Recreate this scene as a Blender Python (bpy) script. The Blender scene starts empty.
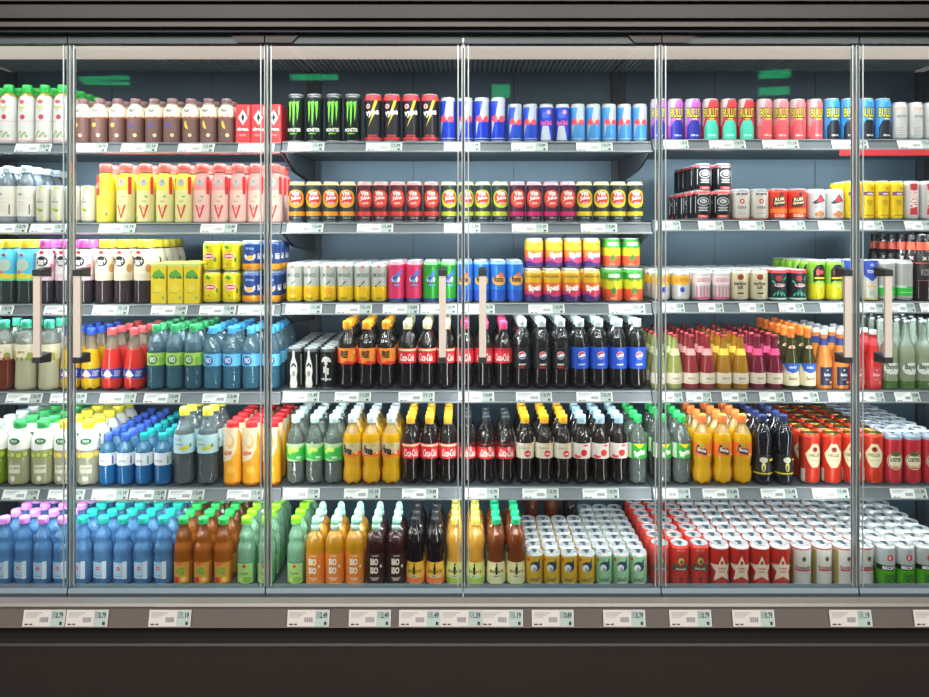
import bpy, math, random
from mathutils.geometry import tessellate_polygon
from mathutils import Vector

random.seed(7)
SC = bpy.context.scene
COL = SC.collection
PI = math.pi

# ------------------------------------------------------------------ camera model
F, CX, HZ, D, CZ = 775.0, 464.5, 232.0, 2.65, 1.60     # focal px, centre px, horizon px, distance to product fronts, eye height
def wx(px, y=0.0): return (px - CX) * (D + y) / F
def wz(py, y=0.0): return CZ - (py - HZ) * (D + y) / F
PXM = D / F

# ------------------------------------------------------------------ materials
def lin(h):
    h = h.lstrip('#')
    out = []
    for i in (0, 2, 4):
        c = int(h[i:i + 2], 16) / 255.0
        out.append(c / 12.92 if c <= 0.04045 else ((c + 0.055) / 1.055) ** 2.4)
    return (out[0], out[1], out[2], 1.0)
_M = {}
def newmat(key):
    m = bpy.data.materials.new(key)
    m.use_nodes = True
    nt = m.node_tree
    return m, nt, nt.nodes['Principled BSDF'], nt.nodes['Material Output']
def pm(kind, hexc, rough, metal=0.0, coat=0.0, bump=0.0, bscale=40.0, vary=0.0):
    key = '%s_%s' % (kind, hexc.strip('#'))
    if key in _M: return _M[key]
    m, nt, b, out = newmat(key)
    b.inputs['Base Color'].default_value = lin(hexc)
    b.inputs['Roughness'].default_value = rough
    b.inputs['Metallic'].default_value = metal
    b.inputs['Coat Weight'].default_value = coat
    b.inputs['Coat Roughness'].default_value = 0.08
    if bump or vary:
        tc = nt.nodes.new('ShaderNodeTexCoord'); nz = nt.nodes.new('ShaderNodeTexNoise')
        nz.inputs['Scale'].default_value = bscale
        nt.links.new(tc.outputs['Object'], nz.inputs['Vector'])
        if bump:
            bp = nt.nodes.new('ShaderNodeBump'); bp.inputs['Strength'].default_value = bump
            bp.inputs['Distance'].default_value = 0.002
            nt.links.new(nz.outputs['Fac'], bp.inputs['Height']); nt.links.new(bp.outputs['Normal'], b.inputs['Normal'])
        if vary:
            mx = nt.nodes.new('ShaderNodeMix'); mx.data_type = 'RGBA'
            c = lin(hexc)
            mx.inputs['A'].default_value = tuple(x * (1 - vary) for x in c[:3]) + (1,)
            mx.inputs['B'].default_value = tuple(min(1, x * (1 + vary)) for x in c[:3]) + (1,)
            nt.links.new(nz.outputs['Fac'], mx.inputs['Factor']); nt.links.new(mx.outputs['Result'], b.inputs['Base Color'])
    _M[key] = m
    return m
def paint(h): return pm('can_paint', h, 0.33, 0.25)
def ink(h): return pm('print_ink', h, 0.42)
def plas(h): return pm('cap_plastic', h, 0.32)
def metal(h, r=0.28): return pm('metal%02d' % int(r * 100), h, r, 1.0)
def matte(h, r=0.6): return pm('matte%02d' % int(r * 100), h, r)
ALU = pm('can_lid', '#c9cdcf', 0.3, 0.45)
def drink(h, tr=0.25):
    key = 'drink_%s_%d' % (h.strip('#'), int(tr * 100))
    if key in _M: return _M[key]
    m, nt, b, out = newmat(key)
    b.inputs['Base Color'].default_value = lin(h); b.inputs['Roughness'].default_value = 0.10
    b.inputs['Coat Weight'].default_value = 0.5; b.inputs['Coat Roughness'].default_value = 0.04
    t = nt.nodes.new('ShaderNodeBsdfTranslucent'); t.inputs['Color'].default_value = lin(h)
    mx = nt.nodes.new('ShaderNodeMixShader'); mx.inputs[0].default_value = tr
    nt.links.new(b.outputs[0], mx.inputs[1]); nt.links.new(t.outputs[0], mx.inputs[2]); nt.links.new(mx.outputs[0], out.inputs[0])
    _M[key] = m
    return m
def clear(body, tint, thru=0.45, bump=0.3):
    """clear plastic or glass with a drink in it: glossy shell over a tinted see-through body"""
    key = 'clear_%s_%s_%d_%d' % (body.strip('#'), tint.strip('#'), int(thru * 100), int(bump * 10))
    if key in _M: return _M[key]
    m, nt, b, out = newmat(key)
    b.inputs['Base Color'].default_value = lin(body); b.inputs['Roughness'].default_value = 0.10
    b.inputs['Coat Weight'].default_value = 1.0; b.inputs['Coat Roughness'].default_value = 0.06; b.inputs['Coat IOR'].default_value = 1.7
    t = nt.nodes.new('ShaderNodeBsdfTransparent'); t.inputs['Color'].default_value = lin(tint)
    tc = nt.nodes.new('ShaderNodeTexCoord'); nz = nt.nodes.new('ShaderNodeTexNoise'); nz.inputs['Scale'].default_value = 90
    bp = nt.nodes.new('ShaderNodeBump'); bp.inputs['Strength'].default_value = bump * 0.5; bp.inputs['Distance'].default_value = 0.004
    b2 = nt.nodes.new('ShaderNodeBump'); b2.inputs['Strength'].default_value = bump * 3.3; b2.inputs['Distance'].default_value = 0.006
    nt.links.new(nz.outputs['Fac'], b2.inputs['Height'])
    nt.links.new(tc.outputs['Object'], nz.inputs['Vector']); nt.links.new(nz.outputs['Fac'], bp.inputs['Height'])
    nt.links.new(bp.outputs['Normal'], b.inputs['Normal']); nt.links.new(bp.outputs['Normal'], b.inputs['Coat Normal'])
    rf = nt.nodes.new('ShaderNodeBsdfGlass'); rf.inputs['IOR'].default_value = 1.33; rf.inputs['Roughness'].default_value = 0.02
    rf.inputs['Color'].default_value = lin(tint); nt.links.new(b2.outputs['Normal'], rf.inputs['Normal'])
    m1 = nt.nodes.new('ShaderNodeMixShader'); m1.inputs[0].default_value = 0.65
    nt.links.new(t.outputs[0], m1.inputs[1]); nt.links.new(rf.outputs[0], m1.inputs[2])
    mx = nt.nodes.new('ShaderNodeMixShader'); mx.inputs[0].default_value = min(0.85, thru * 1.35)
    nt.links.new(b.outputs[0], mx.inputs[1]); nt.links.new(m1.outputs[0], mx.inputs[2]); nt.links.new(mx.outputs[0], out.inputs[0])
    _M[key] = m
    return m
def glass_mat():
    m, nt, b, out = newmat('door_glass')
    t = nt.nodes.new('ShaderNodeBsdfTransparent'); t.inputs['Color'].default_value = (0.985, 0.995, 0.99, 1)
    g = nt.nodes.new('ShaderNodeBsdfGlossy'); g.inputs['Roughness'].default_value = 0.0
    fr = nt.nodes.new('ShaderNodeFresnel'); fr.inputs['IOR'].default_value = 1.25
    mx = nt.nodes.new('ShaderNodeMixShader')
    nt.links.new(fr.outputs[0], mx.inputs[0]); nt.links.new(t.outputs[0], mx.inputs[1]); nt.links.new(g.outputs[0], mx.inputs[2])
    nt.links.new(mx.outputs[0], out.inputs[0]); nt.nodes.remove(b)
    return m
def emit(key, h, s):
    m, nt, b, out = newmat(key)
    b.inputs['Base Color'].default_value = lin(h); b.inputs['Emission Color'].default_value = lin(h)
    b.inputs['Emission Strength'].default_value = s
    return m

# ------------------------------------------------------------------ mesh builder
class MB:
    def __init__(s): s.v, s.f, s.m, s.sm, s.mats = [], [], [], [], []
    def mi(s, mat):
        if mat not in s.mats: s.mats.append(mat)
        return s.mats.index(mat)
    def face(s, idx, mat, smooth=False):
        s.f.append(idx); s.m.append(s.mi(mat)); s.sm.append(smooth)
    def lathe(s, rings, seg=28, sq=None, cap0=True, cap1=True):
        """rings: (z, r, mat, n, amp, zamp); mat colours the band above the ring"""
        base = len(s.v)
        for R in rings:
            z, r = R[0], R[1]
            n, a, za = (R[3], R[4], R[5]) if len(R) > 3 else (0, 0, 0)
            for k in range(seg):
                t = 2 * PI * k / seg - PI / 2
                rr = r * (1 + a * math.cos(n * t)) if n else r
                c, sn = math.cos(t), math.sin(t)
                if sq:
                    q = (abs(c) ** sq + abs(sn) ** sq) ** (-1.0 / sq); rr *= q
                s.v.append((rr * c, rr * sn, z + (za * (0.5 + 0.5 * math.cos(n * t)) if n else 0)))
        for i in range(len(rings) - 1):
            for k in range(seg):
                k2 = (k + 1) % seg
                s.face((base + i * seg + k, base + i * seg + k2, base + (i + 1) * seg + k2, base + (i + 1) * seg + k), rings[i][2], True)
        if cap0: s.face(tuple(base + k for k in reversed(range(seg))), rings[0][2])
        if cap1: s.face(tuple(base + (len(rings) - 1) * seg + k for k in range(seg)), rings[-1][2])
    def box(s, x0, x1, y0, y1, z0, z1, mat, side=None):
        b = len(s.v)
        s.v += [(x0, y0, z0), (x1, y0, z0), (x1, y1, z0), (x0, y1, z0), (x0, y0, z1), (x1, y0, z1), (x1, y1, z1), (x0, y1, z1)]
        sd = side or mat
        for q, m in (((0, 3, 2, 1), sd), ((4, 5, 6, 7), sd), ((0, 1, 5, 4), mat), ((2, 3, 7, 6), mat), ((1, 2, 6, 5), sd), ((3, 0, 4, 7), sd)):
            s.face(tuple(b + i for i in q), m)
    def prism_x(s, x0, x1, pts, mats):
        """closed outline pts (y, z) swept along x; mats: one per edge or a single one"""
        b, n = len(s.v), len(pts)
        for x in (x0, x1): s.v += [(x, y, z) for y, z in pts]
        ml = mats if isinstance(mats, list) else [mats] * n
        for i in range(n):
            j = (i + 1) % n
            s.face((b + i, b + j, b + n + j, b + n + i), ml[i])
        tri = tessellate_polygon([[Vector((y, z, 0)) for y, z in pts]])
        for t in tri:
            s.face(tuple(b + i for i in t), ml[0]); s.face(tuple(b + n + i for i in reversed(t)), ml[0])
    def add(s, o):
        b = len(s.v); s.v += o.v
        for f, m, sm in zip(o.f, o.m, o.sm): s.face(tuple(b + i for i in f), o.mats[m], sm)
    def mesh(s, name):
        me = bpy.data.meshes.new(name)
        me.from_pydata(s.v, [], s.f)
        for m in s.mats: me.materials.append(m)
        me.polygons.foreach_set('material_index', s.m)
        me.polygons.foreach_set('use_smooth', s.sm)
        me.update()
        return me
    def obj(s, name, parent=None, loc=None):
        o = bpy.data.objects.new(name, s.mesh(name)); COL.objects.link(o)
        if parent is not None: o.parent = parent
        if loc: o.location = loc
        return o

def clipx(poly, a, b):
    for sgn, lim in ((1, a), (-1, -b)):
        out = []
        for i in range(len(poly)):
            p, q = poly[i], poly[(i + 1) % len(poly)]
            dp, dq = sgn * p[0] - lim, sgn * q[0] - lim
            if dp >= 0: out.append(p)
            if (dp >= 0) != (dq >= 0):
                t = dp / (dp - dq); out.append((p[0] + (q[0] - p[0]) * t, p[1] + (q[1] - p[1]) * t))
        poly = out
        if len(poly) < 3: return []
    return poly
_T = {}
def text_tris(st, shear=0.0, bold=0.03):
    key = (st, shear, bold)
    if key in _T: return _T[key]
    cu = bpy.data.curves.new('lettering', 'FONT')
    cu.body = st; cu.size = 1.0; cu.shear = shear; cu.offset = bold; cu.resolution_u = 2; cu.space_line = 0.8; cu.align_x = 'CENTER'
    ob = bpy.data.objects.new('lettering', cu)
    me = ob.to_mesh(); me.calc_loop_triangles()
    vs = [(v.co.x, v.co.y) for v in me.vertices]
    x0, x1 = min(v[0] for v in vs), max(v[0] for v in vs); y0, y1 = min(v[1] for v in vs), max(v[1] for v in vs)
    nv = [((x - x0) / (x1 - x0) - 0.5, (y - y0) / (y1 - y0) - 0.5) for x, y in vs]
    tr = [[nv[i] for i in t.vertices] for t in me.loop_triangles]
    ob.to_mesh_clear(); bpy.data.objects.remove(ob); bpy.data.curves.remove(cu)
    _T[key] = tr
    return tr

class Art:
    """prints flat shapes round a can or label (u = angle in radians, v = fraction of the height), or on a flat front"""
    def __init__(s, mb, r, h, z0=0.0, flat=False): s.mb, s.r, s.h, s.z0, s.flat, s.k = mb, r, h, z0, flat, 1
    def _put(s, polys, mat):
        e = 0.0001 + 0.00004 * s.k; s.k += 1
        step = 0.1
        for p in polys:
            x0, x1 = min(q[0] for q in p), max(q[0] for q in p)
            strips = [(x0 - 1, x1 + 1)] if s.flat else [(i * step, (i + 1) * step) for i in range(math.floor(x0 / step), math.floor(x1 / step) + 1)]
            for a, b in strips:
                c = clipx(p, a, b) if not s.flat else p
                if len(c) < 3: continue
                base = len(s.mb.v); R = s.r + e
                for u, v in c:
                    if s.flat: s.mb.v.append((u * s.r, -R, s.z0 + v * s.h))
                    else: s.mb.v.append((R * math.sin(u), -R * math.cos(u), s.z0 + v * s.h))
                s.mb.face(tuple(range(base, base + len(c))), mat)
    def rect(s, u0, v0, u1, v1, m): s._put([[(u0, v0), (u1, v0), (u1, v1), (u0, v1)]], m)
    def ell(s, u, v, ru, rv, m, n=18):
        k = s.r / s.h
        s._put([[(u + ru * math.cos(2 * PI * i / n), v + rv * k * math.sin(2 * PI * i / n)) for i in range(n)]], m)
    def poly(s, pts, m):
        if sum(pts[i][0] * pts[(i + 1) % len(pts)][1] - pts[(i + 1) % len(pts)][0] * pts[i][1] for i in range(len(pts))) < 0: pts = pts[::-1]
        tr = tessellate_polygon([[Vector((x, y, 0)) for x, y in pts]])
        out = []
        for t in tr:
            p = [pts[i] for i in t]
            a = (p[1][0] - p[0][0]) * (p[2][1] - p[0][1]) - (p[2][0] - p[0][0]) * (p[1][1] - p[0][1])
            out.append(p if a > 0 else p[::-1])
        s._put(out, m)
    def star(s, u, v, ro, ri, m, n=5):
        k = s.r / s.h; pts = []
        for i in range(2 * n):
            q = ro if i % 2 == 0 else ri; t = PI / 2 + PI * i / n
            pts.append((u + q * math.cos(t), v + q * k * math.sin(t)))
        s.poly(pts, m)
    def text(s, st, u, v, w, hv, m, shear=0.0, bold=0.03, rot=0.0):
        k = s.r / s.h
        out = []
        for t in text_tris(st, shear, bold):
            p = []
            for x, y in t:
                a, b = x * w, y * hv / k                       # both in units of r
                if rot: a, b = a * math.cos(rot) - b * math.sin(rot), a * math.sin(rot) + b * math.cos(rot)
                p.append((u + a, v + b * k))
            out.append(p)
        s._put(out, m)

# ------------------------------------------------------------------ product kits: each returns [(part name, MB)]
def can(r, h, bands, art=None, top=None, lid=None, neck=0.86):
    """bands: [(from fraction of height, material), ...]"""
    lid = lid or ALU
    def bm(z):
        m = bands[0][1]
        for f, q in bands:
            if z / h >= f - 1e-6: m = q
        return m
    body = MB()
    zs = sorted(set([0.010, h - 0.013] + [f * h for f, q in bands if 0.010 < f * h < h - 0.013]))
    rings = [(0.0, r * 0.70, ALU), (0.0015, r * 0.78, ALU), (0.006, r * 0.93, bm(0.010))]
    rings += [(z, r, bm(z)) for z in zs]
    tm = top or bm(h)
    rings += [(h - 0.0125, r, tm), (h - 0.008, r * (neck + 0.07), tm), (h - 0.004, r * neck, tm), (h - 0.0035, r * neck * 0.98, tm)]
    body.lathe(rings, 28, cap1=False)
    if art: art(Art(body, r, h))
    ld = MB()
    rn = r * neck
    ld.lathe([(h - 0.0035, rn * 0.985, lid), (h - 0.002, rn * 1.02, lid), (h - 0.0004, rn * 1.01, lid), (h, rn * 0.97, lid), (h - 0.0008, rn * 0.92, lid),
              (h - 0.0045, rn * 0.86, lid), (h - 0.0035, rn * 0.78, lid)], 24, cap0=False)
    tb = MB()
    z = h - 0.0033
    dark = pm('can_tab', '#5d666e', 0.35, 0.5)
    ring = []
    for i in range(12):
        t = 2 * PI * i / 12
        ring.append((rn * 0.24 * math.cos(t), -rn * 0.18 + rn * 0.42 * math.sin(t)))
    b = len(tb.v)
    for zz in (z, z + 0.0012): tb.v += [(x, y, zz) for x, y in ring]
    for i in range(12): tb.face((b + i, b + (i + 1) % 12, b + 12 + (i + 1) % 12, b + 12 + i), dark)
    tb.face(tuple(b + 12 + i for i in range(12)), dark)
    b = len(tb.v)                                              # the scored mouth in front of the tab
    tb.v += [(rn * 0.45 * math.cos(2 * PI * i / 12), rn * 0.42 + rn * 0.28 * math.sin(2 * PI * i / 12), z + 0.0003) for i in range(12)]
    tb.face(tuple(b + i for i in range(12)), dark)
    return [('body', body), ('lid', ld), ('pull_tab', tb)]

PROF = {
 'contour': [(0, .62), (.012, .84), (.04, .94), (.10, .95), (.16, .90), (.24, .84), (.31, .90), (.36, .99), (.38, 1), (.60, 1), (.63, .98), (.68, .90), (.74, .74), (.80, .54), (.85, .42), (.875, .40)],
 'straight': [(0, .70), (.015, .90), (.05, .98), (.10, 1), (.20, .96), (.30, .97), (.36, 1), (.62, 1), (.68, .96), (.75, .84), (.81, .64), (.86, .45), (.88, .40)],
 'waist': [(0, .78), (.015, .93), (.06, 1), (.14, 1), (.20, .95), (.27, .84), (.33, .90), (.40, .98), (.43, 1), (.60, 1), (.68, .97), (.74, .84), (.80, .62), (.85, .46), (.875, .40)],
 'water': [(0, .75), (.012, .92), (.04, 1), (.09, .94), (.12, 1), (.155, .94), (.19, 1), (.225, .94), (.26, 1), (.295, .94), (.33, 1), (.37, .96), (.38, 1), (.58, 1), (.60, .98), (.66, .95), (.73, .78), (.80, .55), (.86, .40), (.885, .38)],
 'cone': [(0, .74), (.015, .92), (.05, 1), (.14, .98), (.18, 1), (.35, 1), (.50, .90), (.62, .74), (.74, .56), (.84, .43), (.88, .40)],
 'milk': [(0, .88), (.02, .98), (.05, 1), (.60, 1), (.68, .98), (.75, .90), (.81, .74), (.85, .56), (.875, .52)],
 'smooth': [(0, .90), (.015, .98), (.04, 1), (.50, .98), (.66, .93), (.76, .82), (.83, .64), (.865, .50)],
 'jug': [(0, .85), (.02, .97), (.06, 1), (.20, .97), (.40, .93), (.48, 1), (.64, 1), (.72, .90), (.80, .66), (.85, .46), (.875, .42)],
 'small': [(0, .80), (.015, .95), (.05, 1), (.10, .97), (.14, 1), (.20, .97), (.25, 1), (.62, 1), (.68, .96), (.76, .80), (.82, .55), (.86, .45)],
 'globe': [(0, .78), (.012, .93), (.05, 1), (.36, 1), (.39, .96), (.42, .99), (.45, .95), (.50, 1), (.55, .98), (.60, .88), (.63, .76), (.66, .74), (.69, .80), (.73, .79), (.77, .68), (.81, .52), (.86, .40), (.90, .36)],
 'globe2': [(0, .78), (.012, .93), (.05, 1), (.24, 1), (.30, .90), (.36, .92), (.46, .84), (.52, .90), (.62, 1), (.70, 1), (.77, .86), (.83, .62), (.88, .44), (.90, .40)],
 'sport': [(0, .92), (.015, .98), (.04, 1), (.60, 1), (.66, .96), (.72, .82), (.76, .56), (.785, .40)],
 'longneck': [(0, .93), (.012, .99), (.03, 1), (.42, 1), (.50, .95), (.58, .80), (.62, .76), (.68, .70), (.76, .52), (.86, .43), (.92, .42)],
 'piccolo': [(0, .92), (.015, 1), (.34, 1), (.42, .95), (.54, .80), (.66, .60), (.76, .46), (.86, .38), (.93, .37)],
 'gin': [(0, .94), (.015, 1), (.52, 1), (.60, .94), (.67, .70), (.72, .46), (.78, .38), (.93, .37)],
}
def profr(prof, zf):
    p = PROF[prof]
    for (a, ra), (b, rb) in zip(p, p[1:]):
        if a <= zf <= b: return ra + (rb - ra) * (zf - a) / (b - a)
    return p[-1][1]
def bottle(r, h, prof, bands, cap, label=None, art=None, petal=0.0, flute=None, sq=None, capf=None, ribs=None):
    """bands: [(from, material)]; cap: (material, radius fraction or None, style); label: (from, to, [(from, material)])"""
    p = PROF[prof]
    zs = sorted(set([a for a, b in p] + [f for f, m in bands if 0 < f < p[-1][0]]))
    rings = []
    for zf in zs:
        m = bands[0][1]
        for f, q in bands:
            if zf >= f - 1e-6: m = q
        n, a, za = 0, 0, 0
        if petal and zf < 0.10: n, a, za = 5, petal * 0.5, (h * 0.035 * (1 - zf / 0.10) * petal * 10 if zf < 0.05 else 0)
        else:
            for fl in ((flute,) if flute and not isinstance(flute[0], tuple) else (flute or ())):
                if fl[0] <= zf <= fl[1]: n, a = fl[2], min(fl[3], max(0.0, 0.998 / profr(prof, zf) - 1)) if zf > 0.5 else fl[3]
            if n and zf < 0.5: rings.append((zf * h, profr(prof, zf) * r / (1 + a), m, n, a, 0)); continue
        rings.append((zf * h, profr(prof, zf) * r / (1 + a if zf < 0.2 else 1), m, n, a, za))
    top = p[-1][0]
    st = cap[2] if len(cap) > 2 else 'screw'
    rings.append((h * (0.97 if st == 'crown' else top + 0.015), p[-1][1] * r * 0.96, rings[-1][2], 0, 0, 0))
    body = MB(); body.lathe(rings, 30, sq=sq)
    parts = [('bottle', body)]
    if label:
        a, b, lb = label
        zz = sorted(set([a, b] + [q[0] for q in p if a < q[0] < b] + [f for f, m in lb if a < f < b]))
        lr = []
        for zf in zz:
            m = lb[0][1]
            for f, q in lb:
                if zf >= f - 1e-6: m = q
            lr.append((zf * h, profr(prof, zf) * r + 0.0003, m))
        L = MB(); L.lathe(lr, 30, sq=sq, cap0=False, cap1=False)
        if art:
            mid = max(profr(prof, a), profr(prof, b), profr(prof, (a + b) / 2))
            art(Art(L, r * mid + 0.0004, h))
        parts.append(('label', L))
    c = MB()
    cm, cr = cap[0], cap[1] if len(cap) > 1 and cap[1] else p[-1][1] * 1.12
    R = max(cr, p[-1][1] * 1.1) * r
    if st == 'screw':
        c.lathe([((top + 0.004) * h, R * 0.97, cm), ((top + 0.022) * h, R, cm), ((top + 0.026) * h, R * 0.95, cm), ((top + 0.03) * h, R, cm, 18, 0.02, 0),
                 (h * 0.985, R * 0.98, cm, 18, 0.02, 0), (h * 0.997, R * 0.9, cm), (h, R * 0.8, cm)], 36)
        c.lathe([((top - 0.012) * h, R * 1.12, rings[-1][2]), ((top - 0.004) * h, R * 1.12, rings[-1][2])], 24)
    elif st == 'crown':
        c.lathe([(h * 0.955, R * 1.15, cm, 21, 0.05, 0), (h * 0.972, R * 1.02, cm), (h * 0.995, R * 0.98, cm), (h, R * 0.8, cm)], 42)
    elif st == 'foil':
        c.lathe([((top - 0.10) * h, profr(prof, top - .10) * r * 1.06, cm), ((top - .03) * h, R * 1.0, cm), (top * h, R * 0.98, cm), ((top + 0.02) * h, R * 1.15, cm), (h * 0.98, R * 1.12, cm), (h, R * 0.9, cm)], 24, cap0=False)
    elif st == 'sport':
        base, dome = cm
        c.lathe([((top + 0.005) * h, R, base), ((top + 0.07) * h, R, base), ((top + 0.08) * h, R * 0.9, base)], 24)
        c.lathe([((top + 0.08) * h, R * 0.86, dome), (h * 0.93, R * 0.86, dome), (h * 0.97, R * 0.72, dome), (h * 0.99, R * 0.45, dome), (h, R * 0.2, dome)], 20)
    parts.append(('cap', c))
    return parts
def carton(r, h, bands, art=None, depth=1.0, cap=None):
    b = MB(); ch = r * 0.12; R = r; dy = r * depth
    zs = [0.0] + [f * h for f, m in bands if f > 0] + [h]
    out = [(-R + ch, -dy), (R - ch, -dy), (R, -dy + ch), (R, dy - ch), (R - ch, dy), (-R + ch, dy), (-R, dy - ch), (-R, -dy + ch)]
    for i, z in enumerate(zs): b.v += [(x, y, z) for x, y in out]
    for i in range(len(zs) - 1):
        for k in range(8): b.face((i * 8 + k, i * 8 + (k + 1) % 8, (i + 1) * 8 + (k + 1) % 8, (i + 1) * 8 + k), bands[min(i, len(bands) - 1)][1])
    b.face(tuple(reversed(range(8))), bands[0][1]); b.face(tuple((len(zs) - 1) * 8 + k for k in range(8)), bands[-1][1])
    if art: art(Art(b, r, h, flat=True))
    seam = MB(); seam.box(-R * 0.8, R * 0.8, -dy * 0.06, dy * 0.06, h, h + 0.004, bands[-1][1])
    return [('body', b), ('top_seam', seam)]

# ------------------------------------------------------------------ shelves: base heights by unit
ROWS = {1: (143.5, 142.5, 140.3), 2: (222.8, 222.5, 220.0), 3: (303.3, 302.2, 300.8), 4: (390.0, 388.6, 388.8), 5: (485.0, 483.8, 483.8), 6: (585.0, 585.0, 585.8)}
SHELF = {1: 'top shelf', 2: 'second shelf', 3: 'third shelf', 4: 'fourth shelf', 5: 'fifth shelf', 6: 'bottom shelf'}
ORD = ['', 'first', 'second', 'third', 'fourth', 'fifth', 'sixth', 'seventh', 'eighth', 'ninth', 'tenth', 'eleventh', 'twelfth']
def unit(x): return 0 if x < -0.625 else (2 if x > 0.625 else 1)
def rowz(row, u): return wz(ROWS[row][u], 0.022)

PROD = []
def P(name, cat, desc, row, xs, w, hpx, kit, depth=1, group=None, yoff=0.0, tier=None, dz=0.0, jit=0.12, where=None):
    PROD.append(dict(name=name, cat=cat, desc=desc, row=row, xs=list(xs), w=w, h=hpx * PXM, kit=kit, depth=depth, group=group, yoff=yoff, tier=tier, dz=dz, jit=jit, where=where))
W_, BK, RED = ink('#f2f0ea'), ink('#15161a'), ink('#d8262c')
YEL, GRN, BLU = ink('#f5d21c'), ink('#2f9b3f'), ink('#1c3f9e')
GREYL = ink('#b9bbb8'); CREAM = ink('#eee3c8'); BRN = ink('#6b4a44'); ORG = ink('#f08a1e')
TEAL = ink('#1f6a5a'); PINK = ink('#f2a0a8'); SILV = paint('#c4c8cb')

# ---------------------------------------------------------------- top shelf
def k_grape(r, h):
    sl = ink('#d2d0cc')
    def art(A):
        A.ell(0, .70, .34, .22, ink('#c75a5e')); A.text('fresh', 0, .61, .9, .055, ink('#b9c84a')); A.text('TEA', 0, .55, .6, .035, GREYL)
        A.ell(.1, .44, .30, .30, ink('#b5404c')); A.rect(-1.5, .365, 1.5, .375, ink('#c9a9a4'))
        for u, v in ((-.45, .15), (-.2, .19), (.1, .14), (.35, .17), (-.05, .11), (.55, .12), (-.6, .11)): A.ell(u, v, .17, .17, ink('#9aa878'))
        A.rect(-1.5, .03, 1.5, .05, ink('#d9a5a5'))
    return bottle(r, h, 'smooth', [(0, sl), (.78, drink('#b7c25a'))], (plas('#35d45c'), .56), (.01, .80, [(.01, sl)]), art)
P('juice_drink_bottle', 'bottle', 'white sleeved bottle with green cap and fruit print', 1, [-8.6, 9, 26.8, 44.6, 62.3], 17.6, 59.5, k_grape, 5, 'white sleeved bottles with green caps on the top shelf')
def k_choc(spot):
    def kit(r, h):
        br, cr = ink('#76534d'), ink('#ece0cb')
        def art(A):
            for i in range(9): A.ell(-1.3 + i * .32, .555 + .012 * (i % 2), .14, .14, ink('#a05a40'))
            A.ell(-.12, .72, .34, .17, ink('#1f6a58')); A.ell(-.08, .725, .24, .06, cr); A.rect(-.4, .63, .35, .638, ink('#b79a80'))
            if spot == 'y': A.ell(-.25, .40, .27, .27, ink('#e6ae4a')); A.ell(-.25, .40, .12, .12, ink('#f6dc90'))
            if spot == 'b':
                for u, v in ((-.3, .4), (-.1, .42), (-.05, .37), (-.25, .36)): A.ell(u, v, .12, .12, ink('#4a4bb0'))
            if spot == 'n': A.poly([(-.4, .46), (-.25, .5), (0, .36), (.05, .30), (-.25, .33), (-.42, .4)], ink('#ecc83c'))
            A.ell(.25, .17, .20, .20, ink('#e9dcb2')); A.ell(.25, .17, .09, .09, ink('#b7a565'))
        return bottle(r, h, 'milk', [(0, br), (.58, cr)], (plas('#8f6e73'), .60), (.02, .86, [(.02, br), (.57, cr)]), art)
    return kit
P('chocolate_milk_bottle', 'bottle', 'brown and cream chocolate milk bottle with orange disc', 1, [82.5, 99.7, 117.6], 17.6, 45.5, k_choc('y'), 2, 'chocolate milk bottles with mauve caps')
P('chocolate_milk_bottle', 'bottle', 'brown and cream chocolate milk bottle with blue flowers', 1, [135.5, 154, 172.4], 17.6, 45.5, k_choc('b'), 2, 'chocolate milk bottles with mauve caps')
P('chocolate_milk_bottle', 'bottle', 'brown and cream chocolate milk bottle with yellow banana', 1, [190.8, 208.8, 226.8], 17.6, 45.5, k_choc('n'), 2, 'chocolate milk bottles with mauve caps')
def k_redbox(r, h):
    rd = ink('#d33338')
    def art(A):
        A.poly([(0, .86), (.62, .66), (0, .46), (-.62, .66)], W_); A.poly([(0, .78), (.22, .66), (0, .54), (-.22, .66)], BK); A.text('dirtea', 0, .36, 1.5, .09, W_)
        A.text('ROT ROT', 0, .2, .9, .05, ink('#f3b0a8')); A.rect(.62, .72, .82, .95, ink('#e9a49c'))
    return carton(r, h, [(0, rd)], art)
P('drink_carton', 'carton', 'red drink carton with white diamond emblem', 1, [244.9, 260.6, 276.7], 15.4, 38.5, k_redbox, 2, 'red drink cartons on the top shelf')
def k_monster(r, h):
    bk = paint('#16201d'); g = ink('#74d93a')
    def art(A):
        for u, l in ((-.5, .40), (-.05, .30), (.42, .42)):
            A.poly([(u - .20, .82), (u + .22, .85), (u + .20, .70), (u + .12, l + .14), (u + .02, l), (u - .04, l + .16), (u - .06, .72)], g)
        A.text('MONSTER', 0, .25, 1.7, .075, W_, bold=.02); A.text('ENERGY', 0, .175, .9, .03, g)
    return can(r, h, [(0, bk)], art, top=metal('#7d868a', .3))
P('energy_drink_can', 'can', 'tall black can with green claw mark', 1, [296, 314.8, 333.8, 352.7], 17.6, 48.5, k_monster, 1, 'black cans with green claw marks')
def k_vybe(r, h):
    bk, rd = paint('#1c1a22'), paint('#e0454c')
    def art(A):
        A.poly([(.62, .86), (.15, .62), (.38, .62), (-.52, .30), (-.05, .54), (-.25, .56), (.28, .86)], YEL)
        A.text('vybe', 0, .60, 1.6, .17, W_, shear=.15, bold=.05, rot=.12); A.ell(-.52, .74, .28, .28, ink('#f5c0bc')); A.ell(-.52, .74, .12, .12, RED)
        A.text('ENERGY DRINK', 0, .13, 1.1, .04, ink('#e0454c'))
    return can(r, h, [(0, rd), (.10, bk), (.86, rd)], art, top=rd)
P('energy_drink_can', 'can', 'black and red can with yellow lightning bolt', 1, [373.5, 392, 411, 430], 18.2, 48.5, k_vybe, 1, 'black and red cans with lightning bolts')
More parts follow.
